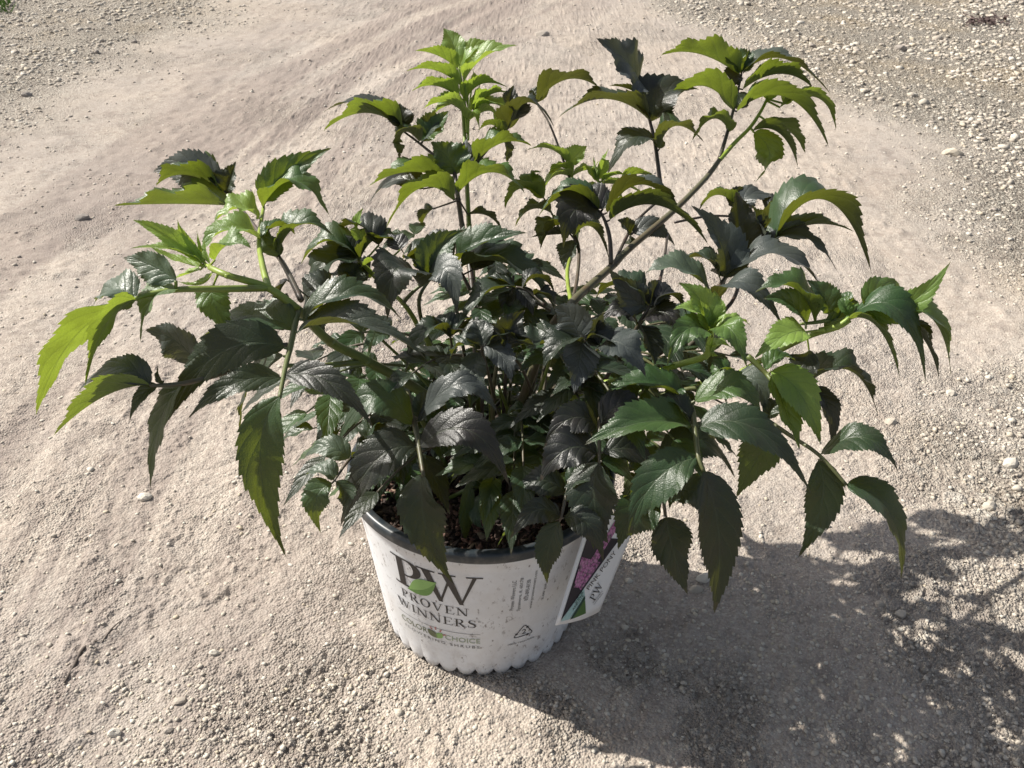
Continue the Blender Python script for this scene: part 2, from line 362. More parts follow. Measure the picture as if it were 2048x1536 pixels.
low = t.math('MULTIPLY', t.ramp(t.noise(70, 5, mp.outputs[0], .7), [(.5, (0, 0, 0)), (.66, (1, 1, 1))]), t.math('SUBTRACT', .62, t.math('MULTIPLY', sepz, 8), clamp=True))
sm = t.math('MULTIPLY', t.ramp(t.noise(11, 5, rough=.7), [(.42, (0, 0, 0)), (.62, (1, 1, 1))]), .55)
c = t.mix(sm, (.73, .745, .765), (.58, .56, .54)); c = t.mix(dirt, c, (.16, .13, .12)); c = t.mix(t.math('MULTIPLY', low, .8), c, (.36, .31, .27))
t.l(c, t.p.inputs['Base Color']); t.p.inputs['Roughness'].default_value = .42; t.p.inputs['Specular IOR Level'].default_value = .4
t.l(t.bump(t.noise(60, 3), .15, .002), t.p.inputs['Normal']); MPOT = t.m
t = NT('slate_rim_plastic'); c = t.mix(t.ramp(t.noise(120, 5), [(.45, (0, 0, 0)), (.7, (1, 1, 1))]), (.022, .030, .036), (.07, .07, .068))
t.l(c, t.p.inputs['Base Color']); t.p.inputs['Roughness'].default_value = .38; MRIM = t.m
pot = link('nursery_pot', None); tag(pot, 'white speckled plastic nursery pot with dark rim and printed lettering', 'plant pot')
NS = 34
def lathe(name, prof, mat, n=680, fr=None, smooth=True):
    V, Fc = [], []
    for i in range(n):
        a = 6.28318530718 * i / n
        for j, (r, z) in enumerate(prof):
            if fr: r, z = fr(a, r, z, j)
            V.append((r * math.sin(a), -r * math.cos(a), z))
    m_ = len(prof)
    for i in range(n):
        for j in range(m_ - 1):
            a = i * m_ + j; b = ((i + 1) % n) * m_ + j; Fc.append((a, b, b + 1, a + 1))
    return mesh(name, V, Fc, mat, smooth)
def scal(a, r, z, j):
    k = abs(math.sin(a * NS / 2)) ; e = math.exp(-z / .012)
    if z < .03:
        zz = z
        if j == 0 or j == 1: zz = .0115 - .0095 * k ** .55
        return r + .0012 * k * e - .0022 * (1 - k) * e, zz + (0 if j else 0)
    return r, z
prof = [(prad(0) - .004, .010), (prad(.0) + .0, .010)] + [(prad(z), z) for z in np.linspace(.012, .195, 16)] + [(R1 + .0012, .197), (R1 + .0012, .2045)]
link('wall', lathe('wall', prof, MPOT, fr=scal), pot)
rimp = [(R1 + .001, .203), (R1 + .0045, .2035), (R1 + .0062, .206), (R1 + .0062, .2135), (R1 + .005, .2165), (R1 + .002, .2175), (R1 - .003, .2165), (R1 - .0045, .213), (R1 - .005, .20), (R1 - .008, .17)]
link('rim', lathe('rim', rimp, MRIM), pot)
def foot(a, r, z, j):
    k = abs(math.sin(a * NS / 2)); return r - .006 * (1 - k) * (j < 3), z
link('base', lathe('base', [(.02, .0015), (.104, .0015), (.106, .004), (.1085, .02)], MRIM, fr=foot), pot)
# --- printing, wrapped on the cone.  Flat glyph space: u = arc metres from theta0 (positive to the right), v = height z
MK = simple('black_print', (.025, .022, .022), .5); MGRN = simple('green_print', (.13, .27, .06), .5); MGR2 = simple('pale_green_print', (.24, .42, .12), .5)
MOL = simple('olive_print', (.12, .14, .07), .5); MCH = simple('sage_print', (.30, .36, .24), .5); MPK = simple('pink_print', (.45, .13, .12), .5); MGY = simple('grey_print', (.13, .13, .13), .5)
class Ink:
    def __init__(s): s.V = []; s.F = []; s.k = 0
    def quad(s, a, b, c, d, lay=None):
        """bilinear patch, finely split so that it can follow the curved wall"""
        s.k += 1; n1 = max(1, int(max(math.dist(a, b), math.dist(d, c)) / .004)); n2 = max(1, int(max(math.dist(a, d), math.dist(b, c)) / .004))
        o = len(s.V); off = .00025 + .00002 * (s.k % 9) if lay is None else lay
        for j in range(n2 + 1):
            for i in range(n1 + 1):
                p, q = i / n1, j / n2
                s.V.append((*[(a[m] * (1 - p) + b[m] * p) * (1 - q) + (d[m] * (1 - p) + c[m] * p) * q for m in (0, 1)], off))
        for j in range(n2):
            for i in range(n1): e = o + j * (n1 + 1) + i; s.F.append((e, e + 1, e + n1 + 2, e + n1 + 1))
    def strip(s, A, B, lay=None):
        for i in range(len(A) - 1): 
            s.k -= 1; s.quad(A[i], A[i + 1], B[i + 1], B[i], lay)
        s.k += 1
    def tris(s, V, F_, off=.0003):
        o = len(s.V); s.V += [(x, y, off) for x, y in V]; s.F += [tuple(o + i for i in f) for f in F_]
    def wrap(s, name, th0, mat, parent, label=None):
        W = []
        for u, v, o in s.V:
            r = prad(v) + .0002 + o; a = th0 + u / .130; W.append((r * math.sin(a), -r * math.cos(a), v))
        ob = link(name, mesh(name, W, s.F, mat, False), parent)
        if label: ob['label'] = label
        return ob
def T_(I, x, y, sx, sy):
    def f(p): return (x + p[0] * sx, y + p[1] * sy)
    def q(*pts, lay=None): I.quad(*[f(p) for p in pts], lay=lay)
    def arc(cx, cy, ro, ri, a0, a1, n=14):   # ro/ri = (rx, ry) outer and inner ellipses
        A, B = [], []
        for i in range(n + 1):
            a = math.radians(a0 + (a1 - a0) * i / n); A.append(f((cx + ro[0] * math.cos(a), cy + ro[1] * math.sin(a)))); B.append(f((cx + ri[0] * math.cos(a), cy + ri[1] * math.sin(a))))
        I.strip(A, B)
    return q, arc, f
def serif_glyph(I, ch, x, y, sx, sy):
    q, arc, f = T_(I, x, y, sx, sy); S = .04
    def stem(a, b): q((a, S), (b, S), (b, 1 - S), (a, 1 - S))
    def ser(a, b, yy): q((a, yy), (b, yy), (b, yy + S), (a, yy + S))
    if ch in 'PR':
        stem(.12, .26); ser(.02, .40, 0); ser(.02, .30, 1 - S)
        q((.26, .96), (.40, .96), (.40, 1.0), (.26, 1.0)); arc(.38, .73, (.30, .27), (.15, .23), -90, 90); q((.26, .46), (.40, .46), (.40, .50), (.26, .50))
        if ch == 'R': q((.30, .47), (.46, .47), (.84, .0), (.66, .0)); ser(.66, .92, 0); return .88
        return .72
    if ch == 'O': arc(.46, .5, (.44, .52), (.29, .47), 0, 360, 36); return .94
    if ch == 'V':
        q((.40, 0), (.50, 0), (.24, .97), (.08, .97)); q((.42, 0), (.48, .0), (.80, .97), (.73, .97)); ser(0, .36, .96); ser(.62, .92, .96); return .92
    if ch == 'W':
        q((.36, 0), (.46, 0), (.24, .97), (.08, .97)); q((.38, 0), (.44, 0), (.66, .80), (.62, .86)); q((.86, 0), (.96, 0), (.70, .97), (.54, .97)); q((.88, 0), (.94, 0), (1.22, .97), (1.15, .97))
        ser(0, .34, .96); ser(.48, .78, .96); ser(1.04, 1.33, .96); return 1.33
    if ch == 'E':
        stem(.12, .26); ser(.02, .74, 0); ser(.02, .70, 1 - S); q((.26, .48), (.52, .48), (.52, .52), (.26, .52)); q((.50, .40), (.54, .40), (.54, .60), (.50, .60))
        q((.66, .78), (.70, .78), (.70, .96), (.64, .96)); q((.68, .04), (.74, .04), (.78, .24), (.74, .24)); return .78
    if ch == 'N':
        q((.14, S), (.20, S), (.20, .96), (.14, .96)); q((.80, 0), (.86, 0), (.86, .96), (.80, .96)); q((.70, 0), (.86, 0), (.22, 1), (.06, 1)); ser(.02, .34, 0); ser(.0, .22, .96); ser(.68, 1.0, .96); return 1.0
    if ch == 'I': stem(.12, .26); ser(.02, .36, 0); ser(.02, .36, 1 - S); return .38
    if ch == 'S':
        P = [(.58, .80), (.50, .93), (.33, .98), (.17, .92), (.11, .77), (.19, .62), (.36, .52), (.52, .42), (.60, .26), (.53, .09), (.34, .01), (.15, .06), (.05, .22)]
        Wd = [.01, .02, .025, .045, .065, .08, .085, .08, .07, .05, .025, .02, .01]; A, B = [], []
        for i, p in enumerate(P):
            a = P[max(i - 1, 0)]; b = P[min(i + 1, len(P) - 1)]; dx, dy = b[0] - a[0], b[1] - a[1]; l = math.hypot(dx, dy); nx, ny = -dy / l, dx / l
            A.append(f((p[0] + nx * Wd[i], p[1] + ny * Wd[i]))); B.append(f((p[0] - nx * Wd[i], p[1] - ny * Wd[i])))
        I.strip(A, B); q((.54, .74), (.58, .74), (.58, .99), (.55, .99)); q((.05, .02), (.09, .02), (.09, .28), (.05, .28)); return .66
    return .4
def serif_text(I, txt, u0, u1, v0, v1, gap=.12):
    W = {'P': .72, 'R': .88, 'O': .94, 'V': .92, 'W': 1.33, 'E': .78, 'N': 1.0, 'I': .38, 'S': .66}
    tot = sum(W[c_] for c_ in txt) + gap * (len(txt) - 1); k = (u1 - u0) / tot; x = u0
    for c_ in txt: serif_glyph(I, c_, x, v0, k, v1 - v0); x += (W[c_] + gap) * k
def sans(txt, w_, h_, space=1.):
    """outline text from Blender's built-in font as flat triangles, scaled to w_ x h_"""
    cu = bpy.data.curves.new('txt', 'FONT'); cu.body = txt; cu.resolution_u = 3; cu.space_character = space
    ob = bpy.data.objects.new('txt', cu); COL.objects.link(ob); dg = bpy.context.evaluated_depsgraph_get(); me = bpy.data.meshes.new_from_object(ob.evaluated_get(dg))
    V = np.array([v.co[:2] for v in me.vertices]); F_ = [tuple(p.vertices) for p in me.polygons]
    bpy.data.objects.remove(ob); bpy.data.curves.remove(cu); bpy.data.meshes.remove(me)
    lo, hi = V.min(0), V.max(0); V = (V - lo) / (hi - lo) * (w_, h_); return V, F_
def logo(th0, first):
    A = .130
    I = Ink()      # the big P and W
    q, arc, f = T_(I, -.0900, .134, .034, .045)
    q((.16, .05), (.40, .05), (.40, .95), (.16, .95)); q((-.02, 0), (.62, 0), (.62, .05), (-.02, .05)); q((-.05, .95), (.55, .95), (.55, 1.0), (-.05, 1.0)); arc(.52, .70, (.50, .30), (.24, .25), -90, 90, 20)
    q((.40, .40), (.54, .40), (.54, .44), (.40, .44))
    q, arc, f = T_(I, -.0550, .131, .0455, .0465)
    q((.38, 0), (.48, 0), (.22, .97), (.02, .97)); q((.40, 0), (.45, 0), (.66, .74), (.62, .82)); q((.86, 0), (.96, 0), (.70, .97), (.50, .97)); q((.88, .0), (.94, .04), (1.25, .97), (1.16, .97))
    q((-.10, .96), (.34, .96), (.34, 1), (-.10, 1)); q((.42, .96), (.80, .96), (.80, 1), (.42, 1)); q((1.02, .96), (1.38, .96), (1.38, 1), (1.02, 1))
    I.wrap('monogram_print', th0, MK, pot)
    I = Ink(); serif_text(I, 'PROVEN', -.0865, -.0065, .1125, .1255); serif_text(I, 'WINNERS', -.0965, .0015, .0925, .1055, .1)
    I.wrap('lettering_print', th0, MK, pot)
    I = Ink(); n = 24
    I.strip([(-.1 + .106 * i / n, .0806) for i in range(n + 1)], [(-.1 + .106 * i / n, .0800) for i in range(n + 1)]); 
    V, F_ = sans('®', .0032, .0032); I.tris([(.0032 + x, .1020 + y) for x, y in V], F_)
    I.wrap('rule_print', th0, MGY, pot)
    # leaf between the letters
    for nm, m, sg, lay in (('leaf_print', MGRN, -1, .0006), ('leaf_print', MGR2, 1, .00065)):
        I = Ink(); A_, B_ = [], []
        for i in range(17):
            s = i / 16; c0 = Vector((-.0755, .1315)); c1 = Vector((-.0385, .1610)); ax = c1 - c0; pr = Vector((-ax.y, ax.x)); mid = c0 + ax * s + pr * (-.10 * math.sin(s * 3.14))
            wv = .30 * (math.sin(3.14159 * s ** (.8 if sg < 0 else 1.1)) ** 1.15) * (1.0 if sg > 0 else .62); A_.append(tuple(mid)); B_.append(tuple(mid + pr * sg * wv))
        I.strip(A_, B_, lay); I.wrap(nm, th0, m, pot)
    def put(txt, u0, u1, v0, h, mat, nm, sp=1.):
        I = Ink(); V, F_ = sans(txt, u1 - u0, h, sp); I.tris([(u0 + x, v0 + y) for x, y in V], F_); return I.wrap(nm, th0, mat, pot)
    put('COLOR', -.0965, -.0575, .0640, .0095, MOL, 'lettering_print'); put('CHOICE', -.0350, .0060, .0640, .0085, MCH, 'lettering_print')
    put('FLOWERING SHRUBS', -.0925, .0055, .0545, .0046, MGY, 'lettering_print', 1.35)
    for nm, m, c0, c1 in (('sprout_print', MOL, (-.0450, .0625), (-.0565, .0735)), ('sprout_print', MGR2, (-.0455, .0625), (-.0385, .0735))):
        I = Ink(); a, b = Vector(c0), Vector(c1); ax = b - a; pr = Vector((-ax.y, ax.x)); A_ = []; B_ = []
        for i in range(11): s = i / 10; wv = .33 * math.sin(3.14159 * s) ** .8; A_.append(tuple(a + ax * s + pr * wv)); B_.append(tuple(a + ax * s - pr * wv))
        I.strip(A_, B_, .0005); I.wrap(nm, th0, m, pot)
    I = Ink()
    for i in range(9):
        a = math.radians(25 + 130 * (i % 5) / 4); r = .0125 + .0028 * (i // 5); cx, cy = -.0460 + r * math.cos(a) * .8, .0655 + r * math.sin(a); s = .0011
        A_, B_ = [], []
        for k in range(7): e = 3.1416 * k / 6; A_.append((cx + s * math.cos(e), cy + s * math.sin(e))); B_.append((cx + s * math.cos(e), cy - s * math.sin(e)))
        I.strip(A_, B_)
    I.wrap('flower_print', th0, MPK, pot)
logo(0, True); logo(math.radians(101), False)
# address block, reading upwards
I = Ink()
for txt, deg, v0, v1, h in (('Proven Winners LLC', 17.0, .1185, .1680, .0045), ('Sycamore, IL 60178', 20.6, .1150, .1700, .0045), ('815-895-8130', 23.7, .1300, .1640, .0042), ('www.provenwinners.com', 26.9, .1130, .1760, .0040), ('3.00 gal. 11.4 L', 33.0, .1210, .1720, .0036)):
    V, F_ = sans(txt, v1 - v0, h); u = math.radians(deg) * .130 + h / 2; I.tris([(u - y, v0 + x) for x, y in V], F_)
I.wrap('address_print', 0, MGY, pot)
I = Ink(); cx, cy = math.radians(25.2) * .13, .0740; Rr = .0148
C3 = [(cx + Rr * math.cos(math.radians(a)) * 1.0, cy + Rr * math.sin(math.radians(a)) * .92 - .001) for a in (90, 210, 330)]
for k in range(3):
    a, b = Vector(C3[k]), Vector(C3[(k + 1) % 3]); d = (b - a).normalized(); n_ = Vector((-d.y, d.x)); L = (b - a).length; wd = .00055
    p, q = a + d * L * .2, b - d * L * .33; I.quad(tuple(p - n_ * wd), tuple(q - n_ * wd), tuple(q + n_ * wd), tuple(p + n_ * wd))
    e = b - d * L * .18; I.quad(tuple(q - n_ * .0022), tuple(e), tuple(e), tuple(q + n_ * .0022))
    d2 = (Vector(C3[(k + 2) % 3]) - b).normalized(); A_, B_ = [], []
    for i in range(7):
        s = i / 6; p0 = b - d * L * .17; p2 = b + d2 * L * .2; m_ = p0.lerp(b, s).lerp(b.lerp(p2, s), s); tn = ((b - p0) * (1 - s) + (p2 - b) * s).normalized(); nn = Vector((-tn.y, tn.x)) * wd; A_.append(tuple(m_ + nn)); B_.append(tuple(m_ - nn))
    I.strip(A_, B_)
V, F_ = sans('2', .0055, .0085); I.tris([(cx - .0026 + x, cy - .0045 + y) for x, y in V], F_)
V, F_ = sans('100% recyclable', .0345, .0038); I.tris([(math.radians(17.2) * .13 + x, .0535 + y) for x, y in V], F_)
I.wrap('recycling_print', 0, MK, pot)
# ---------------------------------------------------------------- potting mix
def bark(x, y): return .190 + (fbm(x * 40, y * 40, 9, 4) - .5) * .012 + (fbm(x * 9, y * 9, 19, 2) - .5) * .01
n = 150; g = np.linspace(-R1 + .004, R1 - .004, n); bx, by = np.meshgrid(g, g); rr = np.hypot(bx, by); lim = .1325
sc = np.where(rr > lim, lim / np.maximum(rr, 1e-6), 1); bx, by = (bx * sc).ravel(), (by * sc).ravel()
ii = np.arange(n * n).reshape(n, n); Q = np.stack([ii[:-1, :-1], ii[:-1, 1:], ii[1:, 1:], ii[1:, :-1]], -1).reshape(-1, 4)
BV = np.stack([bx, by, bark(bx, by)], -1); nch = 2600
CV, CF = [], []
cube = np.array([(a, b, c_) for a in (-1, 1) for b in (-1, 1) for c_ in (-1, 1)], float); cf = [(0, 1, 3, 2), (4, 6, 7, 5), (0, 4, 5, 1), (2, 3, 7, 6), (0, 2, 6, 4), (1, 5, 7, 3)]
tn = [.3] * len(BV); o = len(BV)
for i in range(nch):
    a = random.uniform(0, 6.28); r = .130 * math.sqrt(random.random()); x, y = r * math.cos(a), r * math.sin(a)
    s = random.uniform(.0015, .0065); m_ = Matrix.Rotation(random.uniform(0, 6.28), 3, 'Z') @ Matrix.Rotation(random.gauss(0, .5), 3, 'X') @ Matrix.Rotation(random.gauss(0, .4), 3, 'Y')
    z = float(bark(np.array([x]), np.array([y]))[0]) + .001; dim = Vector((s, s * random.uniform(.3, .6), s * random.uniform(.12, .3)))
    for v in cube: CV.append(tuple(m_ @ Vector([v[k] * dim[k] * random.uniform(.6, 1.2) for k in range(3)]) + Vector((x, y, z))))
    tn += [random.random()] * 8; CF += [[o + k for k in f_] for f_ in cf]; o += 8
t = NT('bark_mix'); c = t.ramp(t.attr('tone'), [(0, (.018, .012, .010)), (.35, (.05, .032, .024)), (.6, (.13, .07, .05)), (.85, (.24, .13, .10)), (1, (.34, .27, .19))])
c = t.mix(t.math('MULTIPLY', t.noise(200, 4), .5), c, (.03, .02, .016)); t.l(c, t.p.inputs['Base Color']); t.p.inputs['Roughness'].default_value = .85
me = npmesh('potting_mix', np.vstack([BV, np.array(CV)]), np.vstack([Q, np.array(CF)]), t.m, False); fattr(me, 'tone', tn)
tag(link('potting_mix', me), 'reddish brown shredded bark potting mix filling the pot', 'potting soil', kind='stuff')
# ---------------------------------------------------------------- plant tag (flat printed card on a stake)
tagroot = link('plant_tag', None); BL, BR, TR, TL = at(1111, 1251, -.150), at(1199, 1223, -.105), at(1279, 1030, -.050), at(1179, 1032, -.090)
tagroot.location = (.12, -.07, .2); tag(tagroot, 'white printed plant tag with pink flower picture leaning on the right of the pot', 'plant tag')
MCARD = simple('white_card', (.80, .80, .80), .3)
def card_pt(s, tt, off=0.):
    p = BL.lerp(BR, s).lerp(TL.lerp(TR, s), tt); nrm = (BR - BL).cross(TL - BL).normalized()
    return p + nrm * (off + .004 * math.sin(s * 3.1416) * (1 - tt) - .0)
def card_uv(px, py):        # pixel -> card s,t by Newton on the picture of the card
    def pr(p): d = p - CAM; z = d.dot(F); u, v = FPX * d.dot(R) / z, -FPX * d.dot(U) / z; return Vector((cr * u - sr * v + 1024, sr * u + cr * v + 768))
    s = tt = .5
    for _ in range(12):
        p0 = pr(card_pt(s, tt)); ds = (pr(card_pt(s + .01, tt)) - p0) * 100; dt = (pr(card_pt(s, tt + .01)) - p0) * 100; e = Vector((px, py)) - p0
        D = ds.x * dt.y - ds.y * dt.x; s += (e.x * dt.y - e.y * dt.x) / D; tt += (ds.x * e.y - ds.y * e.x) / D
    return s, tt
V_, F_ = [], []; ns, nt_ = 14, 10
for side in (0, -.0006):
    for j in range(nt_ + 1):
        for i in range(ns + 1): V_.append(card_pt(i / ns, j / nt_, side))
m_ = (ns + 1) * (nt_ + 1)
for j in range(nt_):
    for i in range(ns): a = j * (ns + 1) + i; F_.append((a, a + 1, a + ns + 2, a + ns + 1)); F_.append((m_ + a, m_ + a + ns + 1, m_ + a + ns + 2, m_ + a + 1))
for i in range(ns): F_.append((i, m_ + i, m_ + i + 1, i + 1))
for j in range(nt_): a = j * (ns + 1); F_.append((a, a + ns + 1, m_ + a + ns + 1, m_ + a)); a += ns; F_.append((a, m_ + a, m_ + a + ns + 1, a + ns + 1))
link('card', mesh('card', V_, F_, MCARD), tagroot)
def card_poly(name, pts, mat, off, n=10):   # quad given in crop pixels of the photo, order bl br tr tl
    P = [card_uv(1080 + x / 5.486, 1000 + y / 5.486) for x, y in pts]; V, Fc = [], []
    for j in range(n + 1):
        for i in range(n + 1):
            p, q = i / n, j / n; s = (P[0][0] * (1 - p) + P[1][0] * p) * (1 - q) + (P[3][0] * (1 - p) + P[2][0] * p) * q; tt = (P[0][1] * (1 - p) + P[1][1] * p) * (1 - q) + (P[3][1] * (1 - p) + P[2][1] * p) * q
            V.append(card_pt(s, tt, off))
    for j in range(n):
        for i in range(n): a = j * (n + 1) + i; Fc.append((a, a + 1, a + n + 2, a + n + 1))
    return link(name, mesh(name, V, Fc, mat, False), tagroot)
t = NT('flower_picture'); v1 = t.vor(360); cn = t.vor(360, out='Color'); c = t.ramp(v1, [(.2, (.50, .17, .38)), (.5, (.30, .06, .22)), (.75, (.03, .015, .03))])
sx_ = t.new('ShaderNodeSeparateColor'); t.l(cn, sx_.inputs[0]); c = t.mix(t.math('MULTIPLY', sx_.outputs[0], .45), c, (.62, .38, .52)); t.l(c, t.p.inputs['Base Color']); t.p.inputs['Roughness'].default_value = .35; MFL = t.m
MNV = simple('dark_picture', (.012, .010, .02), .35); MTE = simple('pale_teal_print', (.38, .55, .53), .35); MDG = simple('green_panel', (.075, .15, .04), .35); MDK = simple('dark_green_panel', (.02, .06, .04), .35)
card_poly('picture', [(225, 1325), (232, 1310), (875, 425), (520, 395)], MNV, .0004)
card_poly('flower_picture', [(365, 955), (455, 960), (925, 180), (850, 180)], MFL, .0007)
card_poly('flower_picture', [(372, 905), (440, 985), (655, 680), (450, 620)], MFL, .0010)
card_poly('band', [(220, 1330), (318, 1305), (486, 1050), (478, 965)], MTE, .0008)
card_poly('panel', [(350, 1298), (495, 1238), (484, 1075), (470, 1060)], MDG, .0011)
card_poly('panel', [(318, 1307), (352, 1296), (486, 1080), (484, 1045)], MDK, .0013)
def card_text(name, txt, p0, p1, hpx, mat=MK, off=.0008):
    if txt: V, F_ = sans(txt, 1, 1)
    else:
        I = Ink(); serif_text(I, 'PW', 0, 1, 0, 1, .02); V, F_ = [v[:2] for v in I.V], I.F
    d = Vector(p1) - Vector(p0); L = d.length; d /= L; up = Vector((d.y, -d.x)); W = []
    for x, y in V:
        q = Vector(p0) + d * L * x + up * hpx * y; s, tt = card_uv(1080 + q.x / 5.486, 1000 + q.y / 5.486); W.append(card_pt(s, tt, off))
    return link(name, mesh(name, W, F_, mat, False), tagroot)
card_text('lettering', 'PINK PONY', (527, 985), (830, 572), 40, MK, .0015); card_text('lettering', 'SHRUB', (388, 1135), (470, 1010), 26, MDK, .0012); card_text('lettering', 'ARBUSTE', (360, 1208), (474, 1045), 22, MDK, .0012)
card_text('lettering', None, (590, 1110), (690, 925), 66, MK, .001); card_text('lettering', 'PROVEN', (580, 1130), (680, 1000), 12, MGY); card_text('lettering', 'WINNERS', (590, 1150), (690, 1020), 12, MGY)
card_text('lettering', 'www.provenwinners.com', (690, 1170), (905, 640), 9, MGY)
V_, F_ = tube([at(1235, 1030, -.07), at(1215, 975, -.04), Vector((.112, .0, .20)), Vector((.105, .02, .18))], [.003, .0035, .0035, .003], 6, 4, flat=.3)
link('stake', mesh('stake', V_, F_, MCARD), tagroot)
# ---------------------------------------------------------------- elder shrub
def leaf_material():
    t = NT('elder_leaf'); age = t.attr('age'); uu = t.attr('lu'); vv = t.attr('lv'); av = t.math('ABSOLUTE', vv); rnd = t.attr('rnd')
    top = t.ramp(age, [(0, (.016, .0165, .0165)), (.08, (.018, .032, .018)), (.2, (.027, .068, .024)), (.35, (.042, .098, .027)), (.6, (.10, .19, .038)), (.8, (.19, .30, .06)), (1, (.27, .40, .08))])
    und = t.ramp(age, [(0, (.062, .068, .052)), (.2, (.085, .105, .055)), (.5, (.13, .175, .06)), (.8, (.20, .27, .08)), (1, (.25, .34, .10))])
    tra = t.ramp(age, [(0, (.050, .052, .006)), (.15, (.11, .12, .008)), (.35, (.17, .22, .014)), (.6, (.28, .37, .03)), (1, (.46, .62, .07))])
    # side veins: forward sweeping lines on both halves
    ph = t.math('SUBTRACT', t.math('ADD', t.math('MULTIPLY', uu, 6.), rnd), t.math('MULTIPLY', t.math('POWER', av, .8), 1.7))
    fr = t.math('ABSOLUTE', t.math('SUBTRACT', t.math('FRACT', ph), .5))             # .5 on a vein
    vein = t.ramp(fr, [(.43, (0, 0, 0)), (.485, (1, 1, 1))])
    mid = t.ramp(av, [(.025, (1, 1, 1)), (.06, (0, 0, 0))])
    vein = t.math('MAXIMUM', t.math('MULTIPLY', vein, .55), mid)
    blot = t.noise(45, 3); fine = t.vor(520, feature='DISTANCE_TO_EDGE')
    top = t.mix(t.math('MULTIPLY', vein, .35), top, t.mix(.5, top, (.20, .25, .13)))
    top = t.mix(t.math('MULTIPLY', t.ramp(blot, [(.45, (0, 0, 0)), (.7, (1, 1, 1))]), t.math('SUBTRACT', .35, t.math('MULTIPLY', age, .4), clamp=True)), top, (.045, .028, .034))
    und = t.mix(t.math('MULTIPLY', vein, .6), und, (.26, .30, .15))
    tra = t.mix(t.math('MULTIPLY', vein, .45), tra, t.mix(.75, tra, (.02, .03, .0)))
    tra = t.mix(t.math('MULTIPLY', t.ramp(fine, [(.02, (1, 1, 1)), (.10, (0, 0, 0))]), .35), tra, t.mix(.6, tra, (.01, .02, .0)))
    tra = t.mix(t.math('MULTIPLY', t.ramp(blot, [(.4, (0, 0, 0)), (.62, (1, 1, 1))]), .45), tra, t.mix(.5, tra, (.05, .04, .0)))
    top = t.mix(t.math('MULTIPLY', t.ramp(rnd, [(.7, (0, 0, 0)), (.88, (1, 1, 1))]), t.math('ADD', .45, t.math('MULTIPLY', blot, .5))), top, t.mix(t.math('MULTIPLY', age, 1.3, clamp=True), (.078, .092, .090), (.15, .22, .12)))  # silvery sky reflection painted into the top colour, strongest on bl leaflets
    edge = t.math('MULTIPLY', t.ramp(t.math('ADD', t.math('MAXIMUM', t.math('MULTIPLY', av, .93), uu), t.math('MULTIPLY', t.noise(70, 3), .12)), [(.985, (0, 0, 0)), (1.0, (1, 1, 1))]), .6)
    top = t.mix(edge, top, (.10, .075, .05)); und = t.mix(edge, und, (.12, .09, .05))
    spots = t.math('MULTIPLY', t.ramp(t.vor(95), [(.055, (1, 1, 1)), (.08, (0, 0, 0))]), t.ramp(t.noise(12, 2), [(.55, (0, 0, 0)), (.6, (1, 1, 1))]))
    top = t.mix(t.math('MULTIPLY', spots, .7), top, (.16, .15, .12))
    geo = t.new('ShaderNodeNewGeometry'); bf = geo.outputs['Backfacing']
    col = t.mix(bf, top, und)
    hsv = t.new('ShaderNodeHueSaturation'); hsv.inputs['Saturation'].default_value = 1.; t.l(t.math('ADD', .82, t.math('MULTIPLY', rnd, .38)), hsv.inputs['Value']); t.l(col, hsv.inputs['Color'])
    t.l(hsv.outputs[0], t.p.inputs['Base Color'])
    t.l(t.math('ADD', t.math('ADD', .28, t.math('MULTIPLY', t.noise(38, 4), .26)), t.math('MULTIPLY', bf, .3)), t.p.inputs['Roughness'])
    t.l(t.math('SUBTRACT', .72, t.math('MULTIPLY', bf, .4)), t.p.inputs['Specular IOR Level'])
    t.p.inputs['Sheen Weight'].default_value = .07; t.p.inputs['Sheen Roughness'].default_value = .5
    t.p.inputs['Sheen Tint'].default_value = (.75, .78, .9, 1)
    hh = t.math('ADD', t.math('MULTIPLY', t.math('POWER', t.math('MULTIPLY', fr, 2.), 3.), -.9), t.math('ADD', t.math('MULTIPLY', mid, -.6), t.math('ADD', t.math('MULTIPLY', fine, .8), t.math('MULTIPLY', t.noise(110, 4), 1.4))))
    bp = t.bump(hh, .5, .0008); t.l(bp, t.p.inputs['Normal'])
    tr = t.new('ShaderNodeBsdfTranslucent'); t.l(tra, tr.inputs[0]); t.l(bp, tr.inputs['Normal'])
    mx = t.new('ShaderNodeMixShader'); mx.inputs[0].default_value = .42; t.l(t.p.outputs[0], mx.inputs[1]); t.l(tr.outputs[0], mx.inputs[2]); t.l(mx.outputs[0], t.out.inputs[0])
    return t.m
ML = leaf_material()
def stem_material():
    t = NT('elder_stem'); age = t.attr('age')
    c = t.ramp(age, [(0, (.030, .022, .024)), (.25, (.085, .075, .05)), (.5, (.12, .16, .035)), (.8, (.27, .36, .05)), (1, (.36, .48, .07))])
    c = t.mix(t.math('MULTIPLY', t.ramp(t.noise(60, 3), [(.5, (0, 0, 0)), (.7, (1, 1, 1))]), .5), c, t.mix(.6, c, (.10, .025, .02)))
    t.l(c, t.p.inputs['Base Color']); t.p.inputs['Roughness'].default_value = .45; t.l(t.bump(t.noise(300, 3), .3, .0006), t.p.inputs['Normal'])
    return t.m
MST = stem_material()
shrub = link('elder_shrub', None); shrub.location = (0, 0, .19)
tag(shrub, 'dark leaved elder shrub with toothed leaflets and lime green young shoots growing from the pot', 'shrub')
bpy.context.view_layer.update()
ZUP = Vector((0, 0, 1)); NU, NV = 66, 9
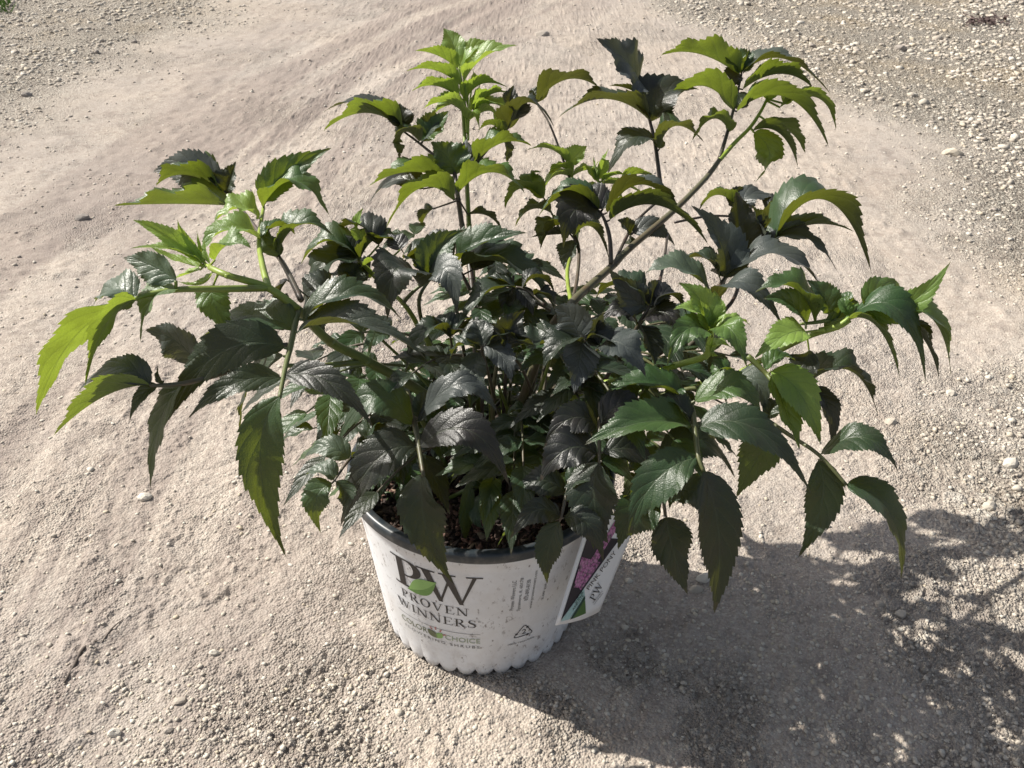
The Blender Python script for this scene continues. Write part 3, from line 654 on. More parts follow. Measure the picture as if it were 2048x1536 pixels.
def leaflet_geo(B, Mi, T, width, fold=38, roll=0, age=.2, twist=0, curl=.35, up=None, rg=random, bl=0):
    """toothed blade.  B base, Mi mid point on the midrib, T tip.  fold = rise of each half (degrees)."""
    C = Mi * 2 - (B + T) * .5; L = (T - B).length; V, Fc = [], []
    nt = rg.randint(13, 17); ph1, ph2 = rg.random() * 6, rg.random() * 6; wav = rg.uniform(.02, .07) * width; wf = rg.uniform(2., 3.6); pk = rg.uniform(.60, .76)
    side_bias = rg.uniform(-.08, .08); rnd = .78 * rg.random() if not bl else rg.uniform(.88, 1.); wrk = rg.uniform(.4, 1.)  # bl leaflets get a high rnd, which brings in the painted silver sheen
    up = up or ZUP; lu, lv = [], []
    fold = math.radians(fold)
    for i in range(NU + 1):
        u = i / NU; ua = .5 * (u + u ** 1.15) if u < 1 else 1
        p = B * (1 - u) ** 2 + C * 2 * u * (1 - u) + T * u * u
        tn = ((C - B) * (1 - u) + (T - C) * u).normalized()
        n = up - tn * up.dot(tn)
        if n.length < .15: n = n + (CAM - p).normalized() * .3; n = n - tn * n.dot(tn)
        n.normalize(); s = tn.cross(n)
        a = math.radians(roll + twist * (u - .3)); n, s = n * math.cos(a) + s * math.sin(a), s * math.cos(a) - n * math.sin(a)
        prof = math.sin(math.pi * min(1, u ** pk)) ** .9 * (1 - .25 * u) * 1.06 if 0 < u < 1 else 0
        if u > .5: prof *= 1 - .5 * ((u - .5) / .5) ** 1.6
        prof = min(prof, 1)
        fo = fold * (1 - .35 * u) * min(1, .45 + u * 3)
        for j in range(NV):
            v = -1 + 2 * j / (NV - 1); av = abs(v); sg = 1 if v > 0 else -1
            tooth = (u * nt * (1 + .04 * sg)) % 1.
            edge = 1 + (.16 * (tooth - .45) * (1 if .07 < u < .95 else 0)) * (av > .9)
            hw = width * .5 * prof * edge * (1 + side_bias * sg)
            adv = tn * (L * .030 * tooth * (av > .9) * (prof > .05))
            ang = fo * (1 - curl * av)
            q = (u * 6. + rnd - 1.7 * av ** .8) % 1.; ridge = math.sin(q * math.pi) ** .8 * .007 * width * wrk * av * (1.2 - av) * 2.2 * min(1, prof * 2)
            lift = (math.sin(u * wf * 6.28 + (ph1 if sg > 0 else ph2)) * wav) * av * av * min(1, prof * 2)
            V.append(p + s * (v * hw * math.cos(ang)) + n * (av * hw * math.sin(ang) + lift + ridge) + adv)
            lu.append(u); lv.append(v)
    for i in range(NU):
        for j in range(NV - 1):
            a = i * NV + j; Fc.append((a, a + 1, a + NV + 1, a + NV))
    j0 = rg.uniform(-.04, .05); return V, Fc, lu, lv, [max(0., age * (1.12 - .3 * u) + j0 * (.4 + age)) for u in lu], [rnd] * len(V)
def leaf_mesh(name, geos):
    V, Fc, A, Bv, G, Rn = [], [], [], [], [], []
    for g in geos:
        o = len(V); V += g[0]; Fc += [tuple(o + i for i in f) for f in g[1]]; A += g[2]; Bv += g[3]; G += g[4]; Rn += g[5]
    me = mesh(name, V, Fc, ML)
    for n_, d in (('lu', A), ('lv', Bv), ('age', G), ('rnd', Rn)): fattr(me, n_, d)
    return me
def stem_mesh(name, parts):
    V, Fc, G = [], [], []
    for P, rad, age in parts:
        o = len(V); tube(P, rad, 8, 5, V, Fc, 1.); G += [age] * (len(V) - o)
    me = mesh(name, V, Fc, MST); fattr(me, 'age', G); return me
def dz(x, y, Yc):         # lean of the crown: upper shoots lie farther back, the left arm reaches toward the viewer
    s = (32 + 12 * min(1, max(0, (x - 1100) / 400.))) * max(0., (600 - y) / 560.) ** .85
    l = -9 * min(1, max(0, (720 - x) / 220.)) * min(1, max(0, (y - 380) / 160.))
    return Yc + s + l
def stem(pts, r0, r1, age):     # pts (px, py, Y in cm)
    pts = [(x, y, dz(x, y, q)) for x, y, q in pts]; P = [at(x, y, Yc / 100) for x, y, Yc in pts]; n = len(P); rad = [r0 + (r1 - r0) * i / (n - 1) for i in range(n)]
    parts = [(P, rad, age)]
    for p, r in list(zip(P, rad))[1:-1]: parts.append(([p - ZUP * r * .7, p, p + ZUP * r * .7], [r * .9, r * 1.22, r * .9], age))
    o = link('stem', stem_mesh('stem', parts), shrub); return P
NLEAF = 0
def leaf(rachis, leaflets, age=.1, r=.0017, sage=None, label=None):
    """a compound leaf: rachis pixels with depth, leaflets (bx,by, mx,my, tx,ty, dY_cm, width_px[, dict])"""
    global NLEAF; NLEAF += 1
    rachis = [(x, y, dz(x, y, q)) for x, y, q in rachis]; P = [at(x, y, Yc / 100) for x, y, Yc in rachis]; n = len(P)
    sage = sage if sage is not None else (.2 + age * .8)
    rad = [r * (1.25 - .55 * i / (n - 1)) for i in range(n)] if n > 1 else [r]
    parts = [(P, rad, sage)]; subs = []
    for sp_ in leaflets:
        bx, by, mx, my, tx, ty, dY, W = sp_[:8]; o = sp_[8] if len(sp_) > 8 else {}
        # depth of the base: nearest point of the rachis in the picture
        best = None
        for i in range(max(1, n - 1)):
            a, b = rachis[i], rachis[min(i + 1, n - 1)]
            for k in range(9):
                q = k / 8; x, y, yy = [a[m] + (b[m] - a[m]) * q for m in range(3)]; d = math.hypot(x - bx, y - by)
                if best is None or d < best[0]: best = (d, yy, x, y)
        Yb = best[1] + o.get('b', 0); Bp = at(bx, by, Yb / 100); Tp = at(tx, ty, (Yb + dY) / 100)
        if mx: Mp = at(mx, my, (Yb + dY * .5) / 100)
        else: Mp = (Bp + Tp) / 2 + ZUP * (Tp - Bp).length * .1
        if best[0] > 3: parts.append(([at(best[2], best[3], best[1] / 100), Bp], [r * .6, r * .5], sage))
        w_ = W / FPX * (Bp - CAM).length * (o.get('k', .76) if o.get('f', 38) <= 24 else 1.10)
        g_age = o.get('m', age)
        cen = Vector((Bp.x, Bp.y + .02, 0)); up = ZUP + cen * o.get('out', .6) + Vector((random.uniform(-.12, .12), random.uniform(-.12, .12), 0))
        seg = [Bp * (1 - u) ** 2 + (Mp * 2 - (Bp + Tp) * .5) * 2 * u * (1 - u) + Tp * u * u for u in (0, .25, .5, .75, .95)]
        fq = o.get('f', 38); fq = fq * 1.35 if fq > 28 else fq; tn = (Tp - Bp).normalized(); n_ = ZUP - tn * ZUP.dot(tn); sd_ = tn.cross(n_)
        rl = o.get('r', 0) + (1 if sd_.dot(CAM - Bp) > 0 else -1) * o.get('face', 22 if fq <= 24 else (-8 if fq > 50 else 4)) + (1 if sd_.dot(CAM - Bp) > 0 else -1) * (52 * min(1, max(0, (tn.z - .35) / .3)))
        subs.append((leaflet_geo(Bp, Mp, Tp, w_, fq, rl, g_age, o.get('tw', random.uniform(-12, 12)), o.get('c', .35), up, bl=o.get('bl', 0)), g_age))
    lo = link('leaf', stem_mesh('leaf', parts), shrub)
    if label: lo['label'] = label
    bpy.context.view_layer.update()
    for g, a in subs:
        s_ = bpy.data.objects.new('leaflet', leaf_mesh('leaflet', [g])); COL.objects.link(s_); s_.parent = lo;
    return lo
# ---------------------------------------------------------------- traced stems
stem([(905, 900, 0), (868, 805, -4), (734, 722, -7), (661, 684, -8), (596, 619, -9)], .0052, .0036, .46)
stem([(596, 619, -9), (537, 576, -9), (456, 551, -10), (420, 535, -10)], .0034, .0022, .68)
stem([(930, 880, 2), (952, 720, 2), (943, 558, 4), (924, 450, 5), (909, 344, 6)], .0036, .0022, .12)
stem([(960, 860, 4), (948, 600, 6), (938, 450, 7), (930, 290, 8), (925, 200, 8)], .0032, .0018, .6)
stem([(1010, 900, 2), (1090, 680, 2), (1143, 608, 3), (1172, 579, 4), (1228, 529, 5), (1258, 498, 5), (1349, 420, 5), (1411, 357, 5), (1439, 320, 5)], .0046, .0026, .28)
stem([(1143, 608, 3), (1135, 540, 6), (1155, 464, 9), (1146, 370, 11)], .0022, .0014, .7)
stem([(1143, 608, 3), (1154, 560, 5), (1158, 500, 6), (1150, 470, 6)], .0018, .0014, .2)
stem([(1228, 529, 5), (1250, 480, 7), (1275, 440, 8), (1324, 395, 8)], .0018, .0016, .1)
stem([(1040, 860, -2), (1150, 790, -4), (1212, 767, -4), (1300, 750, -6), (1350, 731, -6), (1410, 713, -7), (1418, 690, -7)], .0038, .0028, .78)
stem([(1060, 870, 1), (1240, 780, 0), (1380, 770, 0), (1457, 755, -1), (1520, 722, -2), (1612, 675, -3), (1675, 655, -4), (1700, 640, -4)], .0034, .0022, .72)
stem([(1060, 880, 2), (1300, 745, 2), (1380, 690, 2), (1423, 640, 2), (1449, 558, 2)], .0026, .0020, .2)
stem([(1080, 890, 2), (1240, 770, 4), (1330, 700, 5), (1450, 620, 5), (1480, 560, 5), (1490, 520, 5)], .0024, .0018, .15)
stem([(900, 880, 2), (870, 720, 2), (835, 650, 2), (806, 606, 1), (770, 575, 1), (716, 519, 0)], .0028, .0018, .62)
stem([(910, 870, 2), (886, 740, 3), (850, 664, 3), (838, 600, 2), (858, 561, 2)], .0022, .0016, .35)
stem([(990, 900, -2), (985, 800, -3), (1000, 700, -3), (1032, 574, -2)], .0022, .0015, .3)
stem([(1040, 900, -4), (1090, 800, -6), (1150, 730, -7), (1164, 674, -8)], .0022, .0016, .22)
stem([(1060, 900, -3), (1140, 800, -4), (1220, 715, -4), (1275, 655, -4), (1296, 618, -4)], .0022, .0016, .15)
stem([(880, 905, -3), (815, 790, -8)], .003, .002, .4)
stem([(1100, 900, 0), (1300, 800, -3), (1420, 775, -4), (1500, 800, -5), (1520, 830, -5)], .0024, .0019, .4)
stem([(1100, 620, 2), (1060, 600, 0), (1010, 590, -1)], .0016, .0012, .2)
stem([(1210, 760, 0), (1280, 640, 3), (1320, 560, 4), (1335, 470, 6)], .002, .0014, .1)
stem([(1349, 445, 5), (1420, 432, 5), (1480, 434, 5)], .0014, .0012, .05)
# ---------------------------------------------------------------- traced leaves
D0 = dict(f=16, c=.2)
# big compound leaf hanging on the left
leaf([(596, 619, -9), (581, 693, -12), (571, 734, -14), (559, 796, -17)], [
 (568, 696, 430, 712, 321, 868, -3, 128, dict(f=12, face=34)), (562, 756, 462, 770, 374, 840, -3, 78, dict(f=22, face=30)),
 (559, 793, 520, 930, 574, 1118, -4, 125, dict(f=20, m=.28, r=-12, tw=-20)), (571, 749, 665, 768, 747, 856, -3, 78, dict(f=22, m=.02)),
 (595, 664, 722, 650, 853, 719, -2, 88, dict(f=48, m=.10, r=8)), (606, 640, 710, 590, 808, 645, 1, 84, dict(f=35, m=.15)),
 (590, 660, 500, 636, 392, 682, 2, 84, dict(f=30, m=.22)), (566, 712, 500, 770, 480, 868, 2, 115, dict(f=16, m=.12))], .1, .0020, .4)
leaf([(575, 690, -10), (480, 700, -9), (396, 729, -8)], [(396, 729, 350, 680, 290, 660, 1, 118, dict(bl=1, f=15, r=-30, m=.05)), (540, 700, 470, 668, 398, 690, 3, 90, dict(bl=1, f=20, m=.05))], .05)
leaf([(734, 722, -7), (640, 732, -8), (575, 731, -10)], [(735, 720, 744, 690, 752, 655, 0, 12)], .4, .0024, .45)
# lower left leaf
leaf([(470, 740, -10), (377, 765, -12), (318, 771, -13), (302, 772, -13)], [
 (302, 771, 205, 795, 106, 873, -1, 112, dict(bl=1, f=46, m=.42, r=20)), (316, 771, 280, 793, 259, 843, -1, 44, dict(f=20)),
 (325, 767, 318, 750, 316, 731, 0, 18), (366, 766, 318, 850, 301, 981, -2, 100, dict(f=14, m=.2, r=10)), (300, 768, 230, 735, 150, 790, 3, 80, dict(bl=1, f=20, m=.03))], .1)
# left arching leaf with drooping bright leaflets
leaf([(537, 576, -9), (440, 578, -10), (359, 579, -11), (300, 588, -11), (270, 598, -11)], [
 (268, 598, 145, 680, 72, 830, -1, 112, dict(f=18, m=.62, face=-48, k=1)), (272, 600, 212, 650, 170, 772, -3, 84, dict(f=18, m=.62, face=-48, k=1)),
 (356, 579, 304, 600, 281, 685, -2, 88, dict(bl=1, f=28, m=.55)), (352, 562, 300, 530, 246, 516, 2, 84, dict(bl=1, f=20, r=-25, m=.25)),
 (271, 597, 225, 578, 182, 616, 2, 72, dict(bl=1, f=26, m=.25, r=-10))], .5, .0022, .6)
# upper left leaf
leaf([(537, 576, -9), (525, 530, -9), (518, 479, -8), (527, 415, -7)], [
 (527, 415, 590, 362, 659, 432, -1, 88, dict(f=30, m=.45)), (526, 402, 578, 345, 665, 295, 2, 66, dict(f=34, m=.4, r=15)),
 (519, 436, 470, 418, 424, 452, -1, 74, dict(f=34, m=.75)), (519, 478, 450, 462, 393, 517, -2, 80, dict(f=34, m=.7)),
 (522, 474, 560, 452, 590, 470, 2, 50, dict(m=.3))], .5, .0021, .7)
leaf([(602, 600, -7), (568, 530, -5), (540, 494, -3), (500, 440, 0), (471, 404, 2), (452, 385, 2)], [
 (473, 412, 345, 408, 227, 412, -1, 104, dict(f=52, m=.38)), (449, 386, 372, 350, 312, 372, 0, 100, dict(f=52, m=.3)),
 (448, 382, 375, 338, 305, 345, 3, 105, dict(bl=1, f=20, m=.04, r=-35)), (452, 385, 462, 358, 472, 322, 1, 70, dict(f=55, m=.1)), (556, 507, 600, 450, 664, 470, 0, 82, dict(f=40, m=.32)), (560, 512, 540, 470, 545, 450, 1, 50, dict(m=.3))], .25, .0020, .15)
# young shoot, left
leaf([(456, 551, -10), (420, 535, -10), (405, 520, -10)], [
 (409, 526, 330, 470, 265, 440, 0, 36), (407, 520, 372, 480, 355, 437, 0, 22), (412, 518, 402, 490, 393, 460, 0, 16), (405, 530, 345, 500, 259, 497, -1, 44, dict(m=.85)),
 (410, 535, 350, 520, 290, 486, 1, 30), (420, 528, 412, 500, 410, 478, 1, 16), (430, 520, 460, 488, 503, 497, -1, 66, dict(m=.65)), (427, 570, 430, 610, 474, 682, -2, 92, dict(m=.45, f=20, r=-10)),
 (400, 540, 370, 550, 340, 560, 1, 24), (425, 545, 400, 570, 352, 562, 0, 30)], .92, .0014, .9)
# tall middle shoot
leaf([(934, 266, 8), (929, 203, 8), (922, 157, 8), (915, 120, 8)], [
 (915, 120, 905, 85, 886, 56, 2, 48, dict(f=30, m=.75)), (915, 137, 872, 110, 829, 102, -1, 56, dict(f=48)), (921, 172, 868, 140, 812, 143, -1, 56, dict(f=48)),
 (921, 200, 872, 172, 823, 183, -1, 56, dict(f=48)), (927, 226, 888, 205, 846, 218, -1, 62, dict(f=48)), (922, 134, 948, 98, 987, 84, 1, 44, dict(f=40)),
 (928, 166, 968, 115, 1035, 91, 0, 66, dict(f=44)), (932, 200, 965, 168, 1015, 175, 0, 56, dict(f=44)), (948, 223, 985, 188, 1024, 190, 1, 56, dict(f=40)), (948, 226, 988, 208, 1021, 236, -1, 54, dict(f=36)),
 (936, 240, 946, 226, 960, 262, -2, 36), (924, 205, 880, 218, 868, 240, -1, 34, dict(m=.6))], .76, .0014, .85)
leaf([(936, 280, 8), (938, 220, 9), (945, 165, 9)], [(945, 165, 947, 150, 944, 138, 0, 12), (940, 230, 955, 190, 960, 168, 0, 20), (938, 225, 930, 190, 928, 150, 0, 16), (940, 240, 980, 222, 990, 250, 0, 40)], .85, .0012, .9)
leaf([(909, 344, 6), (870, 312, 6), (838, 286, 6), (806, 262, 6)], [
 (806, 262, 730, 226, 646, 263, -1, 86, dict(f=50, m=.45)), (798, 252, 725, 205, 644, 226, 3, 80, dict(f=25, m=.05)), (808, 254, 803, 230, 800, 206, 1, 62, dict(f=52, m=.03)),
 (838, 283, 806, 266, 799, 320, -1, 76, dict(f=32, m=.18)), (846, 282, 872, 252, 898, 222, 1, 62, dict(f=40, m=.45)), (843, 284, 870, 240, 856, 238, 2, 46, dict(m=.1))], .25, .0016, .2)
leaf([(918, 400, 5), (911, 365, 6), (909, 344, 6)], [
 (912, 349, 895, 315, 861, 283, 1, 76, dict(m=.3, f=26)), (901, 364, 818, 344, 736, 374, -1, 92, dict(f=46, m=.45)), (918, 385, 985, 345, 1050, 388, -2, 86, dict(f=42, m=.42)),
 (906, 400, 838, 378, 772, 458, -2, 90, dict(f=42, m=.42)), (846, 378, 790, 360, 733, 412, 3, 84, dict(f=22, m=.05)), (866, 418, 852, 432, 845, 450, 0, 60, dict(m=.15)),
 (936, 430, 975, 432, 1002, 460, 0, 50, dict(m=.1))], .35, .0017, .2)
leaf([(915, 385, 6), (944, 341, 6), (975, 300, 6), (1015, 258, 6)], [
 (943, 341, 933, 305, 937, 268, 2, 70, dict(bl=1, f=15, m=.0, r=20)), (949, 328, 1005, 286, 1064, 293, 0, 88, dict(f=44, m=.38)), (1017, 258, 1058, 205, 1110, 258, -1, 84, dict(f=26, m=.06)),
 (1021, 240, 1018, 208, 1028, 170, 2, 76, dict(f=50, m=.05)), (1000, 275, 985, 250, 955, 262, 0, 50, dict(m=.35)), (1005, 270, 1012, 300, 1014, 325, -1, 34)], .1, .0015, .15)
leaf([(1160, 420, 10), (1130, 330, 11), (1100, 250, 12), (1072, 205, 12)], [(1075, 205, 1140, 158, 1213, 188, -1, 86, dict(f=34, m=.12)), (1072, 203, 1068, 185, 1062, 178, 1, 30)], .1, .0013, .15)
# dark leaf on its own stalk, upper middle
leaf([(1324, 395, 8), (1311, 292, 7), (1299, 239, 7), (1283, 182, 7)], [
 (1283, 179, 1258, 128, 1192, 76, -2, 130, dict(bl=1, f=14, face=-8, m=.0, out=0, k=1)), (1286, 193, 1250, 176, 1217, 172, 1, 26), (1291, 195, 1308, 172, 1335, 162, 1, 34),
 (1298, 240, 1210, 198, 1116, 236, -1, 88, dict(f=36, m=.12)), (1303, 243, 1330, 186, 1400, 180, 3, 96, dict(f=30, m=.05)), (1314, 290, 1262, 278, 1214, 351, -2, 98, dict(f=20, m=.06, r=14)),
 (1319, 298, 1352, 252, 1408, 285, 1, 82, dict(f=36, m=.15))], .06, .0019, .1)
# top right leaf on the red stalk
leaf([(1439, 317, 5), (1455, 264, 5), (1470, 207, 5), (1483, 148, 5)], [
 (1466, 220, 1395, 172, 1322, 236, -2, 76, dict(f=42, m=.42)), (1458, 264, 1425, 238, 1384, 282, 0, 66, dict(f=35, m=.42)), (1477, 150, 1398, 108, 1321, 111, 0, 82, dict(f=46, m=.40)),
 (1482, 146, 1470, 120, 1458, 102, 2, 62, dict(f=45, m=.3)), (1481, 148, 1462, 160, 1470, 192, -3, 52, dict(f=20, m=.02)), (1484, 143, 1492, 122, 1499, 97, 1, 36, dict(f=50, m=.3)),
 (1486, 148, 1568, 118, 1663, 191, 0, 66, dict(bl=1, f=30, m=.08)), (1486, 179, 1560, 148, 1625, 176, 1, 72, dict(f=46, m=.42)), (1474, 223, 1575, 196, 1658, 297, -1, 96, dict(f=42, m=.36)), (1476, 217, 1490, 195, 1515, 190, 2, 52, dict(m=.1))], .2, .0018, .15)
leaf([(1439, 320, 5), (1470, 285, 5), (1500, 255, 5), (1522, 222, 5), (1534, 198, 5)], [
 (1534, 198, 1526, 178, 1530, 160, 1, 18), (1567, 207, 1585, 195, 1599, 179, 1, 40), (1560, 215, 1635, 196, 1672, 262, -1, 62, dict(f=36, m=.55)),
 (1530, 240, 1578, 262, 1611, 307, 0, 54, dict(m=.4)), (1506, 262, 1560, 268, 1596, 336, -2, 66, dict(m=.28)), (1508, 265, 1540, 312, 1508, 367, -3, 82, dict(m=.5, f=18, r=25)),
 (1536, 200, 1550, 182, 1576, 172, 2, 38)], .8, .0022, .75)
# small far shoots
leaf([(1158, 464, 9), (1146, 360, 11), (1138, 332, 11)], [(1138, 332, 1100, 298, 1050, 302, 0, 46), (1137, 329, 1155, 308, 1174, 292, 1, 42), (1146, 350, 1120, 335, 1095, 350, 0, 44), (1143, 356, 1110, 352, 1085, 386, -1, 52, dict(m=.6)), (1146, 352, 1175, 340, 1200, 348, 0, 40, dict(m=.6))], .8, .0012, .8)
leaf([(1190, 440, 9), (1196, 380, 10), (1197, 357, 10)], [(1196, 360, 1188, 335, 1186, 312, 0, 20), (1199, 358, 1208, 325, 1217, 297, 0, 24), (1194, 362, 1180, 345, 1170, 330, 0, 18), (1202, 365, 1230, 350, 1255, 352, 0, 30), (1198, 372, 1170, 378, 1160, 395, 0, 32),
 (1240, 365, 1280, 348, 1317, 370, 0, 46, dict(m=.55)), (1200, 368, 1250, 372, 1290, 392, -1, 44, dict(m=.5)), (1196, 366, 1190, 340, 1199, 322, 1, 16)], .88, .0012, .85)
leaf([(1130, 480, 8), (1105, 430, 9), (1087, 395, 9)], [(1087, 398, 1040, 378, 1010, 418, 0, 66, dict(m=.5)), (1088, 395, 1060, 355, 1085, 345, 2, 44), (1095, 410, 1130, 398, 1160, 420, 0, 56, dict(m=.3)), (1100, 425, 1060, 420, 1030, 455, -1, 60, dict(m=.25)), (1110, 440, 1090, 455, 1080, 490, -2, 50, dict(m=.15))], .45, .0012, .4)
# centre right dark leaves
leaf([(1222, 529, 3), (1220, 480, 1), (1212, 447, 0), (1201, 424, 0)], [
 (1200, 425, 1150, 420, 1126, 500, -4, 122, dict(f=14, m=.0, r=-8)), (1196, 420, 1140, 385, 1075, 435, 0, 80, dict(f=40, m=.22)), (1215, 425, 1290, 370, 1372, 448, -1, 84, dict(bl=1, f=38, m=.05)),
 (1220, 440, 1320, 412, 1418, 492, -3, 86, dict(f=44, m=.3)), (1206, 418, 1180, 385, 1150, 378, 3, 86, dict(f=20, m=.0)), (1206, 418, 1228, 396, 1245, 385, 2, 40, dict(m=.1))], .06, .0019, .15)
leaf([(1158, 500, 6), (1150, 480, 6), (1140, 468, 6)], [(1142, 468, 1110, 452, 1080, 500, 0, 60, dict(m=.1)), (1148, 474, 1185, 455, 1218, 520, 0, 76, dict(m=.2)), (1148, 480, 1138, 510, 1128, 540, -2, 50, dict(m=.1)), (1140, 468, 1100, 470, 1060, 475, 1, 50)], .1, .0014, .15)
leaf([(1260, 470, 7), (1282, 455, 6)], [(1262, 470, 1248, 450, 1235, 440, 0, 40), (1265, 465, 1310, 455, 1350, 492, 0, 66, dict(bl=1, f=15, r=20, m=.0)), (1262, 472, 1262, 490, 1258, 478, 0, 30)], .05, .0012, .1)
# centre left leaves
leaf([(806, 606, 1), (830, 580, 0), (858, 561, -1)], [
 (836, 568, 792, 540, 775, 640, -4, 118, dict(f=26, m=.04)), (853, 558, 895, 545, 914, 636, -4, 92, dict(bl=1, f=16, m=.02, r=10)), (855, 556, 830, 520, 800, 520, 2, 66, dict(m=.15)),
 (860, 556, 876, 500, 930, 460, 2, 78, dict(f=40, m=.25))], .06, .0018, .4)
leaf([(940, 580, 3), (925, 550, 1), (911, 530, 0)], [(912, 528, 968, 486, 1056, 466, -1, 92, dict(f=46, m=.22)), (925, 533, 1020, 530, 1112, 612, -4, 100, dict(f=44, m=.14)), (945, 540, 990, 498, 1050, 508, 2, 92, dict(f=20, m=.0)), (905, 520, 868, 480, 850, 500, 2, 84, dict(f=20, m=.03))], .1, .0016, .2)
leaf([(770, 575, 1), (740, 540, 0), (716, 519, 0)], [
 (716, 517, 655, 482, 600, 532, 0, 78, dict(f=36, m=.32)), (716, 520, 652, 530, 606, 606, -3, 96, dict(f=30, m=.1)), (729, 490, 714, 450, 727, 416, 0, 42, dict(m=1., f=20)), (716, 515, 700, 490, 688, 468, 1, 60, dict(m=.05)),
 (722, 515, 762, 476, 811, 512, 0, 66, dict(m=.22)), (758, 490, 715, 450, 668, 468, 3, 76, dict(m=.03)), (790, 524, 748, 520, 706, 553, 0, 46, dict(m=.7)), (800, 500, 790, 480, 775, 468, 2, 60, dict(m=.0, f=15)), (716, 524, 730, 560, 714, 545, -1, 30, dict(m=.8)), (812, 520, 850, 498, 868, 520, 1, 54, dict(m=.1))], .25, .0016, .6)
leaf([(640, 640, 0), (690, 580, 1), (730, 560, 1)], [(735, 560, 690, 540, 640, 570, 1, 90, dict(m=.05, f=25)), (660, 610, 635, 580, 600, 640, -1, 96, dict(m=.06, f=30)), (700, 575, 705, 545, 720, 530, 2, 60, dict(m=.1)), (650, 600, 640, 640, 650, 665, -2, 50), (575, 560, 560, 590, 578, 600, 0, 40, dict(m=.0))], .1, .0016, .3)
# middle node leaves
leaf([(1090, 610, -2), (1055, 580, -2), (1032, 574, -2)], [
 (1030, 576, 965, 592, 919, 665, -3, 64, dict(m=.12)), (1030, 574, 992, 558, 955, 560, 1, 36), (1018, 582, 1012, 605, 1010, 630, -2, 34, dict(m=.05)), (1034, 576, 1055, 600, 1066, 632, -2, 48, dict(m=.02, f=18)),
 (1045, 575, 1080, 555, 1110, 590, 1, 54, dict(m=.06)), (1070, 590, 1098, 600, 1120, 660, -1, 56, dict(m=.05))], .1, .0014, .15)
leaf([(900, 760, 0), (904, 700, -3), (900, 672, -4)], [(898, 674, 850, 665, 808, 752, -3, 64, dict(m=.12)), (905, 672, 945, 668, 968, 740, -3, 60, dict(m=.05)), (900, 668, 880, 640, 858, 655, 2, 52), (905, 668, 930, 640, 960, 650, 2, 50), (897, 690, 880, 720, 915, 745, -2, 46)], .1, .0014, .3)
leaf([(990, 800, -4), (975, 740, -7), (962, 700, -8)], [(958, 705, 950, 745, 977, 790, -3, 74, dict(bl=1, m=.06, f=18)), (968, 692, 1005, 715, 1022, 768, -3, 74, dict(bl=1, m=.0, f=15)), (955, 700, 920, 690, 900, 720, 0, 60, dict(m=.08)), (965, 690, 960, 660, 945, 640, 2, 60), (972, 690, 1010, 670, 1035, 700, 1, 60)], .06, .0014, .2)
leaf([(1070, 800, -4), (1040, 730, -7), (1012, 704, -8)], [(1135, 665, 1062, 690, 1000, 650, -1, 100, dict(m=.12, f=40)), (1012, 702, 980, 670, 962, 638, 2, 90, dict(bl=1, m=.0, f=15)), (1015, 700, 1020, 660, 1050, 620, 2, 86, dict(m=.03))], .06, .0014, .2)
leaf([(1120, 790, -6), (1150, 720, -9), (1164, 676, -10)], [
 (1160, 676, 1140, 634, 1106, 614, 1, 116, dict(bl=1, f=12, m=.04)), (1166, 672, 1190, 655, 1207, 624, 1, 96, dict(bl=1, f=14, m=.04)), (1165, 680, 1158, 730, 1148, 788, -4, 104, dict(bl=1, f=16, m=.0)), (1160, 684, 1120, 690, 1085, 740, -2, 80, dict(m=.08)), (1172, 682, 1215, 680, 1235, 730, -1, 70, dict(m=.05))], .03, .0016, .2)
leaf([(1150, 770, -6), (1180, 720, -9), (1200, 692, -10)], [(1202, 690, 1248, 692, 1292, 755, -3, 128, dict(bl=1, f=12, m=.03, r=-8)), (1198, 690, 1180, 650, 1200, 640, 2, 60)], .03, .0016, .2)
leaf([(1240, 720, -4), (1275, 652, -5), (1296, 618, -5)], [
 (1296, 617, 1262, 590, 1216, 536, 0, 92, dict(bl=1, f=18, m=.0, r=-8)), (1300, 615, 1340, 590, 1374, 632, 1, 66, dict(m=.0)), (1286, 640, 1330, 626, 1366, 672, -3, 92, dict(f=18, m=.0)), (1276, 648, 1240, 618, 1202, 645, -1, 74, dict(m=.0, f=22)),
 (1294, 612, 1240, 570, 1192, 596, 2, 90, dict(m=.14)), (1300, 610, 1310, 580, 1320, 560, 2, 60, dict(m=.02)), (1282, 650, 1300, 690, 1310, 730, -3, 60, dict(m=.02))], .02, .0016, .2)
# right centre leaf, silvery
leaf([(1423, 600, 1), (1449, 558, 1), (1481, 529, 1), (1512, 508, 1)], [
 (1430, 598, 1492, 566, 1567, 658, -4, 100, dict(bl=1, f=22, m=.06)), (1455, 555, 1560, 508, 1652, 592, -2, 96, dict(bl=1, f=28, m=.04)), (1449, 555, 1440, 482, 1381, 410, 2, 90, dict(bl=1, f=40, m=.04, r=10)), (1440, 562, 1405, 515, 1346, 534, 2, 74, dict(f=30, m=.14)),
 (1420, 580, 1350, 536, 1290, 548, 0, 84, dict(bl=1, f=30, m=.2)), (1488, 522, 1478, 450, 1472, 382, 2, 92, dict(f=42, m=.03)), (1512, 505, 1516, 455, 1503, 410, -1, 66, dict(f=46, m=.05)), (1515, 503, 1600, 470, 1676, 546, -2, 80, dict(bl=1, f=26, m=.03)),
 (1543, 489, 1650, 400, 1742, 543, 1, 140, dict(f=34, m=.18, face=-12)), (1535, 495, 1620, 450, 1708, 464, 3, 60, dict(f=50, m=.3)), (1460, 545, 1470, 500, 1475, 520, 1, 40)], .06, .0019, .25)
